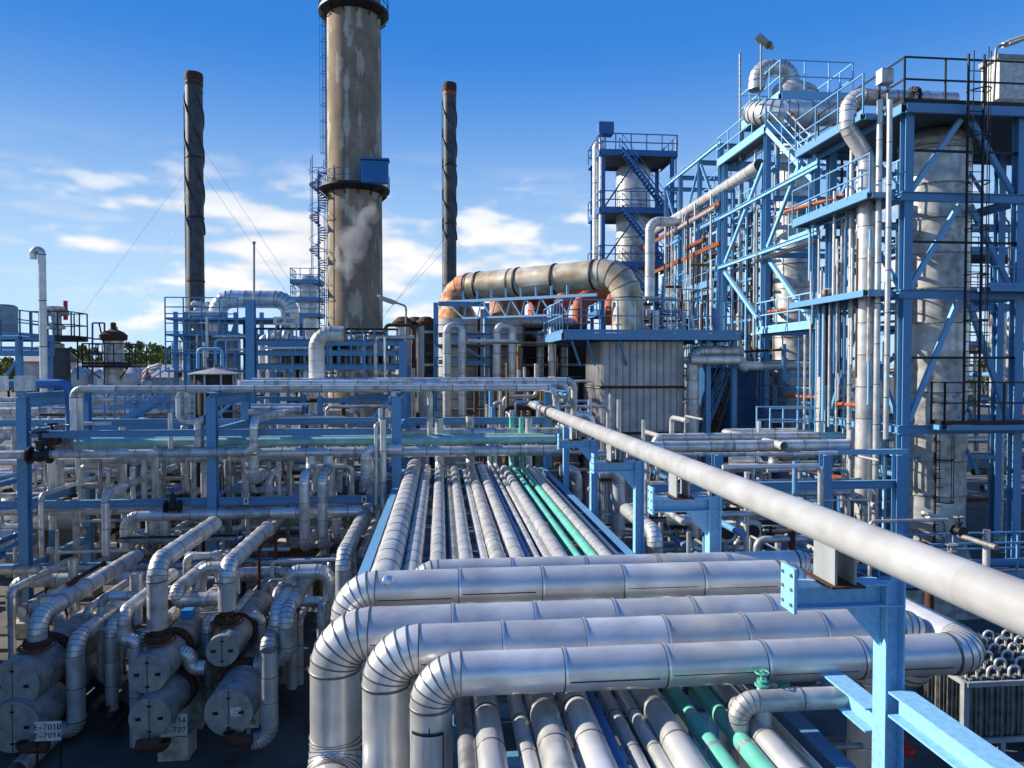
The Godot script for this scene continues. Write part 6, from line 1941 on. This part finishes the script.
	for i in 14:
		for j in 6:
			var p := Vector3(c.x + .1 + i * (wx - .2) / 13.0, 0, c.z - .1 - j * (wz - .2) / 5.0)
			var g := holder(cr, "finned_tube")
			put(g, "tube", rod_mesh(10), M.fin, along(Vector3(p.x, .3, p.z), Vector3(p.x, h - .06, p.z), .04, .04))
			for k in 4:
				var u := Vector3(.13, 0, 0).rotated(Vector3.UP, k * PI / 4)
				bar(g, "fin", p + Vector3.UP * .3, p + Vector3.UP * (h - .05), .012, .2, M.fin, u.normalized())
			if i < 13 and i % 2 == 0:
				lay(cr, .05, M.jacket_pale, [p + Vector3.UP * (h - .08), p + Vector3.UP * (h + .13), p + Vector3((wx - .2) / 13.0, h + .13, 0), p + Vector3((wx - .2) / 13.0, h - .08, 0)], {"plain": true, "sides": 10, "k": 2.1, "gores": 6})
	for yy in [.27, h - .12]:
		for e in [[0, 0, wx, 0], [0, 0, 0, wz], [wx, 0, wx, wz], [0, wz, wx, wz]]:
			bar(cr, "frame_bar", Vector3(c.x + e[0], yy, c.z - e[1] + (.06 if e[1] == 0 and e[3] == 0 else 0.0)), Vector3(c.x + e[2], yy, c.z - e[3] + (.06 if e[1] == 0 and e[3] == 0 else 0.0)), .06, .09, M.grey_paint)
	for e in [[0, 0], [wx, 0], [0, wz], [wx, wz], [1.5, 0], [.75, 0], [2.25, 0]]:
		bar(cr, "leg", Vector3(c.x + e[0], 0, c.z - e[1]), Vector3(c.x + e[0], h - .08 if e[0] in [0, wx] else .22, c.z - e[1]), .1, .1, M.grey_paint)
	# second block further left in shade
	var c2 := on(925, 730, .25)
	var cr2 := thing("vaporiser_block", "second block of dark upright finned tubes, in shade behind the first", "vaporiser", Vector3(c2.x, 0, c2.z))
	for i in 7:
		for j in 3:
			var p := Vector3(c2.x + .1 + i * .32, 0, c2.z - 1.8 - j * .4)
			var g := holder(cr2, "finned_tube")
			put(g, "tube", rod_mesh(10), M.fin, along(Vector3(p.x, .3, p.z), Vector3(p.x, h, p.z), .045, .045))
			for k in 2:
				bar(g, "fin", p + Vector3.UP * .3, p + Vector3.UP * (h - .1), .012, .25, M.fin, Vector3(1, 0, 0).rotated(Vector3.UP, k * PI / 2))
	# kerb wall and railing right of the white pipe
	var k := on(1010, 640, 0)
	var kw := thing("retaining_wall", "low grey retaining wall with a blue rail at the right edge below the tower", "wall", Vector3(k.x, 0, k.z))
	var w0 := at(958, 590, 19.0)
	slab(kw, "wall", Vector3(w0.x - 2.0, 0, -19.4), Vector3(w0.x + 6, at(990, 588, 19).y, -19.0), M.concrete)
	platform(kw, w0.x - 2.4, w0.x + 6, 19.0, 20.2, at(990, 578, 19).y, "fb", B, {"rail": 1.0, "gap": 1.1, "beam": .2})
	# low pumps in the yard
	rng.seed = 91
	for i in 6:
		var p := on(640 + i * 22, 590 - (i % 2) * 14, 0)
		var g := thing("pump_set", "grey pump with a round motor on the shaded yard floor", "pump", p, "pumps on the shaded yard floor")
		slab(g, "baseplate", p + Vector3(-.5, 0, -.3), p + Vector3(.5, .18, .3), M.concrete)
		rod(g, "motor", p + Vector3(-.45, .5, 0), p + Vector3(.1, .5, 0), .24, M.grey_paint, 18)
		turned(g, "volute", "volute", [[0, -.12], [.3, -.12], [.36, 0], [.3, .12], [0, .12]], 18, M.blue_deep, p + Vector3(.3, .5, 0), Vector3.RIGHT, 1.0)
		rod(g, "discharge", p + Vector3(.3, .6, 0), p + Vector3(.3, 1.5, 0), .09, M.jacket_worn, 10)
	for i in 14:
		var p := on(650 + i * 19, 560 - (i % 4) * 9, 0)
		p.y = .5 + (i % 3) * .5
		pipe("yard_floor_pipe", "dull pipe crossing the shaded yard floor right of the rack", rng.randf_range(.12, .28), [M.jacket_worn, M.blue_deep, M.jacket_worn][i % 3], p, ["X%.1f Y1.2" % rng.randf_range(1.5, 4), "Y1.8 Z2.0", "Z%.1f Y.9" % rng.randf_range(1.5, 4)][i % 3], {"sec": 0.0, "sides": 12, "k": .9}, "pipes over the shaded yard floor")
	# behind the right column: platforms, posts and pipes of the next unit
	var nx := thing("rear_unit_steelwork", "blue railed frame of the next unit seen behind the right column", "steel structure", at(1000, 420, 34))
	for r in [250, 290, 345, 400]:
		platform(nx, at(962, 300, 34).x, at(1060, 300, 34).x, 34, 37, at(1000, r, 34).y, "fb", B, {"rail": 1.2, "gap": 1.0})
	for px in [966, 1000, 1045]:
		steel(nx, "post", Vector3(at(px, 300, 34).x, 0, -34.4), Vector3(at(px, 300, 34).x, at(1000, 250, 34).y - .3, -34.4), .25, .25, B)
	pipe("rear_column_pipe", "dull standpipe on a round plinth right of the column's foot", .6, M.jacket_worn, on(995, 530, 0), "H11", {"sec": 1.4, "sides": 20})
	for i in 10:
		var p := at(955 + i * 9, 440 + (i % 4) * 16, 31 + (i % 3))
		pipe("rear_pipe", "level pipe of the next unit seen behind the right column", rng.randf_range(.2, .4), [M.jacket, M.jacket_worn, M.ochre][i % 3], p, "X%.1f" % rng.randf_range(2, 5), {"sec": .9, "sides": 14}, "pipes behind the right column")
	street_lamp("lamp on a bent pole behind the right column's frame", at(1009, 275, 30), at(1009, 222, 30), Vector3(-.5, 0, 0), M.bare, .5)
	for e in [[620, 660, 508, 575, "left floodlight pole on the walkway below the tower column"]]:
		pass
	street_lamp("small lamp on a pole left of the column's flared foot", on(944, 600), Vector3(on(944, 600).x, at(944, 528, 20).y, on(944, 600).z), Vector3(-.45, 0, 0), M.bare, .55)
	street_lamp("small lamp on a pole between the corner post and the rack", on(860, 590), Vector3(on(860, 590).x, at(860, 512, 20).y, on(860, 590).z), Vector3(-.45, 0, 0), M.bare, .55)

func small_things() -> void:
	# red cover on the ground under the near post, sandy drums and cones
	var p := on(905, 752, 0)
	var r := thing("red_cover", "small red cover lying on the dark ground right of the nearest post", "cover", p)
	turned(r, "lid", "red_lid", [[.3, 0], [.3, .08], [.24, .14], [0, .16]], 16, M.red, p, Vector3.UP, .6)
	rod(r, "knob", p + Vector3.UP * .1, p + Vector3.UP * .24, .04, M.red, 8)
	var q := on(832, 757, 0)
	var b := thing("sand_strip", "short ochre timber lying on the dark ground left of the nearest post", "timber", q)
	bar(b, "timber", q + Vector3(0, .06, .5), q + Vector3(.2, .06, -.5), .22, .12, M.ochre)
	bar(b, "batten", q + Vector3(-.2, .15, .2), q + Vector3(.3, .15, .2), .08, .05, M.ochre)
	var v := thing("air_unit", "white ventilation unit with round fan beside the white pipe in the yard", "fan unit", at(832, 525, 18))
	for e in [[832, 527], [727, 532], [752, 532]]:
		var c := at(e[0], e[1], 18.4)
		var g := v if e[0] == 832 else thing("air_unit", "white fan unit in the yard, %s of the pair below the white pipe" % ("left" if e[0] == 727 else "right"), "fan unit", c)
		if e[0] == 832:
			g.position = c
		slab(g, "case", c + Vector3(-.25, -.25, -.3), c + Vector3(.25, .25, 0), M.sign)
		turned(g, "fan_guard", "fan_guard", [[0, 0], [.8, 0], [1, .1], [1, .2], [0, .2]], 20, M.black, c + Vector3(0, 0, .002), Vector3.BACK, .2)
		bar(g, "stand", Vector3(c.x, 0, c.z - .15), Vector3(c.x, c.y - .25, c.z - .15), .12, .12, M.grey_paint)
	# orange hanging marker
	var o := thing("warning_marker", "orange cone-shaped marker hanging before the far pale hall", "marker", at(147, 380, 28))
	put(o, "marker", lathe("marker", [[.2, 0], [.14, .2], [.02, .4], [0, .42]], 12), M.orange, Transform3D(Basis(), at(147, 381, 28)))
	rod(o, "hook", at(147, 372, 28), at(147, 368, 28), .02, M.black, 6)
	steam()

func steam() -> void:
	# the small steam plume drifting up before the chimney
	rng.seed = 101
	var spine := [Vector3(343, 272, .5), Vector3(347, 260, .75), Vector3(350, 250, .7), Vector3(349, 240, .5), Vector3(357, 236, .5), Vector3(363, 226, .45), Vector3(368, 214, .5), Vector3(372, 205, .35)]
	var puffs := []
	for k in 34:
		var w := rng.randf() * (spine.size() - 1)
		var q: Vector3 = spine[int(w)].lerp(spine[int(w) + 1], w - int(w))
		puffs.append([q.x + rng.randfn() * 6.0 * q.z, q.y + rng.randfn() * 6.0 * q.z, q.z * rng.randf_range(1.0, 2.6)])
	var t := thing("steam_plume", "thin white steam plume drifting up before the tall chimney", "steam", at(345, 275, 64))
	for e in puffs:
		var f := FogVolume.new()
		f.name = "puff"
		f.shape = RenderingServer.FOG_VOLUME_SHAPE_ELLIPSOID
		f.size = Vector3(e[2] * rng.randf_range(.8, 1.8), e[2] * rng.randf_range(.8, 1.8), e[2] * 1.0)
		var m := FogMaterial.new()
		m.albedo = Color(.95, .95, .97)
		m.density = .16
		f.material = m
		f.position = at(e[0], e[1], 64) - t.position
		t.add_child(f, true)

# ---------------------------------------------------------------- the many small lines that fill a refinery
func tangle(called: String, n: int, lo: Vector3, hi: Vector3, label: String, group: String, mats: Array, upright: float, thin := .05, thick := .16, reach := 3.0, most := 3) -> void:
	# n small lines with one or two bends inside the box lo..hi (z given as metres away)
	for i in n:
		var p := Vector3(rng.randf_range(lo.x, hi.x), rng.randf_range(lo.y, hi.y), -rng.randf_range(lo.z, hi.z))
		var pts := [p]
		var q := p
		var up := rng.randf() < upright
		for k in rng.randi_range(1, most):
			var l := rng.randf_range(.35, 1.0) * reach
			var a: bool = (k % 2 == 0) == up
			if a:
				q += Vector3(0, (1.0 if q.y < (lo.y + hi.y) * .5 else -1.0) * l, 0)
			elif rng.randf() < .55:
				q += Vector3((1.0 if q.x < (lo.x + hi.x) * .5 else -1.0) * l, 0, 0)
			else:
				q += Vector3(0, 0, (1.0 if -q.z > (lo.z + hi.z) * .5 else -1.0) * l)
			q.y = clampf(q.y, maxf(.15, lo.y - .4), hi.y + .6)
			if q.distance_to(pts[-1]) > .2:
				pts.append(q)
		if pts.size() < 2:
			continue
		pipe_pts(called, label, rng.randf_range(thin, thick), mats[rng.randi() % mats.size()], pts, {"sec": 0.0, "sides": 10, "plain": true, "k": 1.2, "gores": 4}, group)
func clutter() -> void:
	rng.seed = 303
	var silver := [M.jacket, M.jacket_worn, M.jacket_pale, M.jacket_worn, M.bare]
	var mixed := [M.jacket, M.jacket_worn, M.jacket_pale, M.rust_dark, M.blue, M.bare]
	tangle("yard_line", 60, Vector3(4.6, .4, 14), Vector3(13, 3.9, 27), "small line in the tangle over the yard right of the rack", "small lines over the right yard", mixed, .3, .06, .2)
	tangle("yard_line", 24, Vector3(6, 1.8, 21), Vector3(14.5, 4.8, 27), "pale small line among the yard pipes left of the tower", "pale small lines before the tower", [M.jacket_pale, M.jacket, M.white], .4, .07, .18)
	tangle("tower_line", 46, Vector3(15.7, 3, 38), Vector3(20, 17, 48), "small line in the tangle inside the tower frames", "small lines inside the tower frames", mixed + [M.ochre, M.rust, M.jacket_pale], .65, .07, .2, 5.0, 1)
	tangle("tower_line", 26, Vector3(14.6, 2, 23.5), Vector3(15.5, 14, 28.6), "slim line clipped to the left face of the tower", "slim lines on the tower's left face", [M.jacket_pale, M.jacket, M.rust_dark, M.blue_deep], 1.0, .05, .12, 6.0, 1)
	tangle("rack_line", 80, Vector3(-17, .5, 24.2), Vector3(0, 6.0, 35), "small line in the tangle behind the cross rack", "small lines behind the cross rack", mixed, .4, .06, .2)
	tangle("rack_line", 34, Vector3(-11, .3, 15.5), Vector3(-2, 2.6, 23), "small line between the exchangers and the cross rack", "small lines behind the exchangers", [M.jacket_worn, M.rust_dark, M.jacket, M.bare], .4, .06, .16, 2.0)
	tangle("furnace_line", 40, Vector3(.5, 2, 31), Vector3(7.0, 8.6, 37), "small line in the tangle before the furnace house", "small lines before the furnace house", [M.jacket_worn, M.rust_dark, M.jacket, M.ochre], .4, .06, .2)
	tangle("deck_line", 22, Vector3(8.5, 8.9, 33), Vector3(13.2, 11.5, 37), "small line on the blue walkway beside the duct elbow", "small lines on the blue walkway", [M.jacket, M.blue, M.rust, M.jacket_pale], .6, .07, .2, 2.0)
	tangle("deck_line", 26, Vector3(-15.5, 5, 39.5), Vector3(-9, 10.0, 45), "small line on the blue boiler steelwork", "small lines on the boiler steelwork", [M.jacket, M.blue, M.jacket_worn, M.blue_pale], .5, .08, .22, 2.4)
	tangle("deck_line", 34, Vector3(-7.8, 5.6, 29), Vector3(-1, 9.0, 35), "small line on the blue pump deck", "small lines on the pump deck", [M.jacket, M.jacket_worn, M.rust_dark, M.jacket_pale, M.blue], .5, .06, .18, 2.0)
	tangle("rear_line", 34, Vector3(20.5, 1, 27), Vector3(31, 11, 36), "small line in the next unit behind the right column", "small lines behind the right column", [M.jacket, M.jacket_pale, M.rust, M.blue, M.jacket_worn], .4, .08, .26, 4.0)
	tangle("rack_line", 18, Vector3(1.5, 3.5, 23), Vector3(6.5, 6.2, 29), "small line behind the far end of the rack", "small lines behind the rack's end", [M.jacket, M.jacket_worn, M.blue], .5, .06, .16, 2.0)
	tangle("rack_line", 60, Vector3(-16, .9, 20.9), Vector3(-1.6, 6.0, 23.4), "jacketed small line between the tiers of the cross rack", "small lines inside the cross rack", [M.jacket, M.jacket_pale, M.jacket_worn], .5, .09, .22, 2.2, 2)
	tangle("tower_line", 30, Vector3(14.7, 3, 23.4), Vector3(15.6, 14.5, 28.4), "slim upright line before the tower's left face", "slim uprights before the tower's left face", [M.jacket_pale, M.jacket, M.blue_pale, M.jacket_worn], 1.0, .05, .11, 7.0, 1)
	tangle("tower_line", 34, Vector3(15.0, 4, 39.4), Vector3(15.5, 18, 49), "slim upright line before the portal frames", "slim uprights before the portal frames", [M.jacket_pale, M.rust_dark, M.jacket, M.blue_pale], 1.0, .07, .15, 8.0, 1)
	# small valves dotted over the units
	var n := 0
	for e in [[Vector3(-16, .8, 19.6), Vector3(-1, 4.5, 25), 16, "small valve in the left units", "small valves in the left units"], [Vector3(4.6, .8, 14), Vector3(13, 3.6, 26), 18, "small valve in the right yard", "small valves in the right yard"], [Vector3(15.8, 4, 38), Vector3(20, 15, 47), 14, "small valve inside the tower frames", "small valves inside the tower frames"]]:
		for k in e[2]:
			var p := Vector3(rng.randf_range(e[0].x, e[1].x), rng.randf_range(e[0].y, e[1].y), -rng.randf_range(e[0].z, e[1].z))
			valve(e[3], p, rng.randf_range(.3, .5), [Vector3.RIGHT, Vector3.BACK, Vector3.UP][n % 3] if n % 3 < 2 else Vector3.RIGHT, [M.bare, M.rust_dark, M.black, M.blue_deep][n % 4], [M.black, M.bare, M.blue_deep][n % 3], e[4])
			n += 1
	# cable trays and lit instrument boxes
	for k in 9:
		var a: Vector3 = [at(640, 520, 20), at(700, 470, 24), at(60, 480, 24.4), at(230, 470, 24.6), at(780, 350, 30), at(820, 240, 28), at(120, 540, 20), at(980, 470, 30), at(530, 470, 24.5)][k]
		var t := thing("cable_tray", "galvanised cable tray %s" % ["low in the right yard", "behind the yard pipes", "behind the cross rack at the left", "behind the cross rack near the middle post", "beside the middle tower", "high on the tower's left side", "under the cross rack at the left", "behind the right column's foot", "behind the rack's far end"][k], "cable tray", a)
		var b := a + ([Vector3(4, 0, 0), Vector3(5, 0, 0), Vector3(4, 0, 0), Vector3(4.5, 0, 0), Vector3(0, 0, -6), Vector3(0, 0, -6), Vector3(3, 0, 0), Vector3(4, 0, 0), Vector3(3, 0, 0)][k] as Vector3)
		steel(t, "tray", a, b, .3, .09, M.bare, "U")
		for j in 3:
			rod(t, "cable", a + Vector3(0, .05, -.08 + .07 * j), b + Vector3(0, .05, -.08 + .07 * j), .02, M.black, 6)
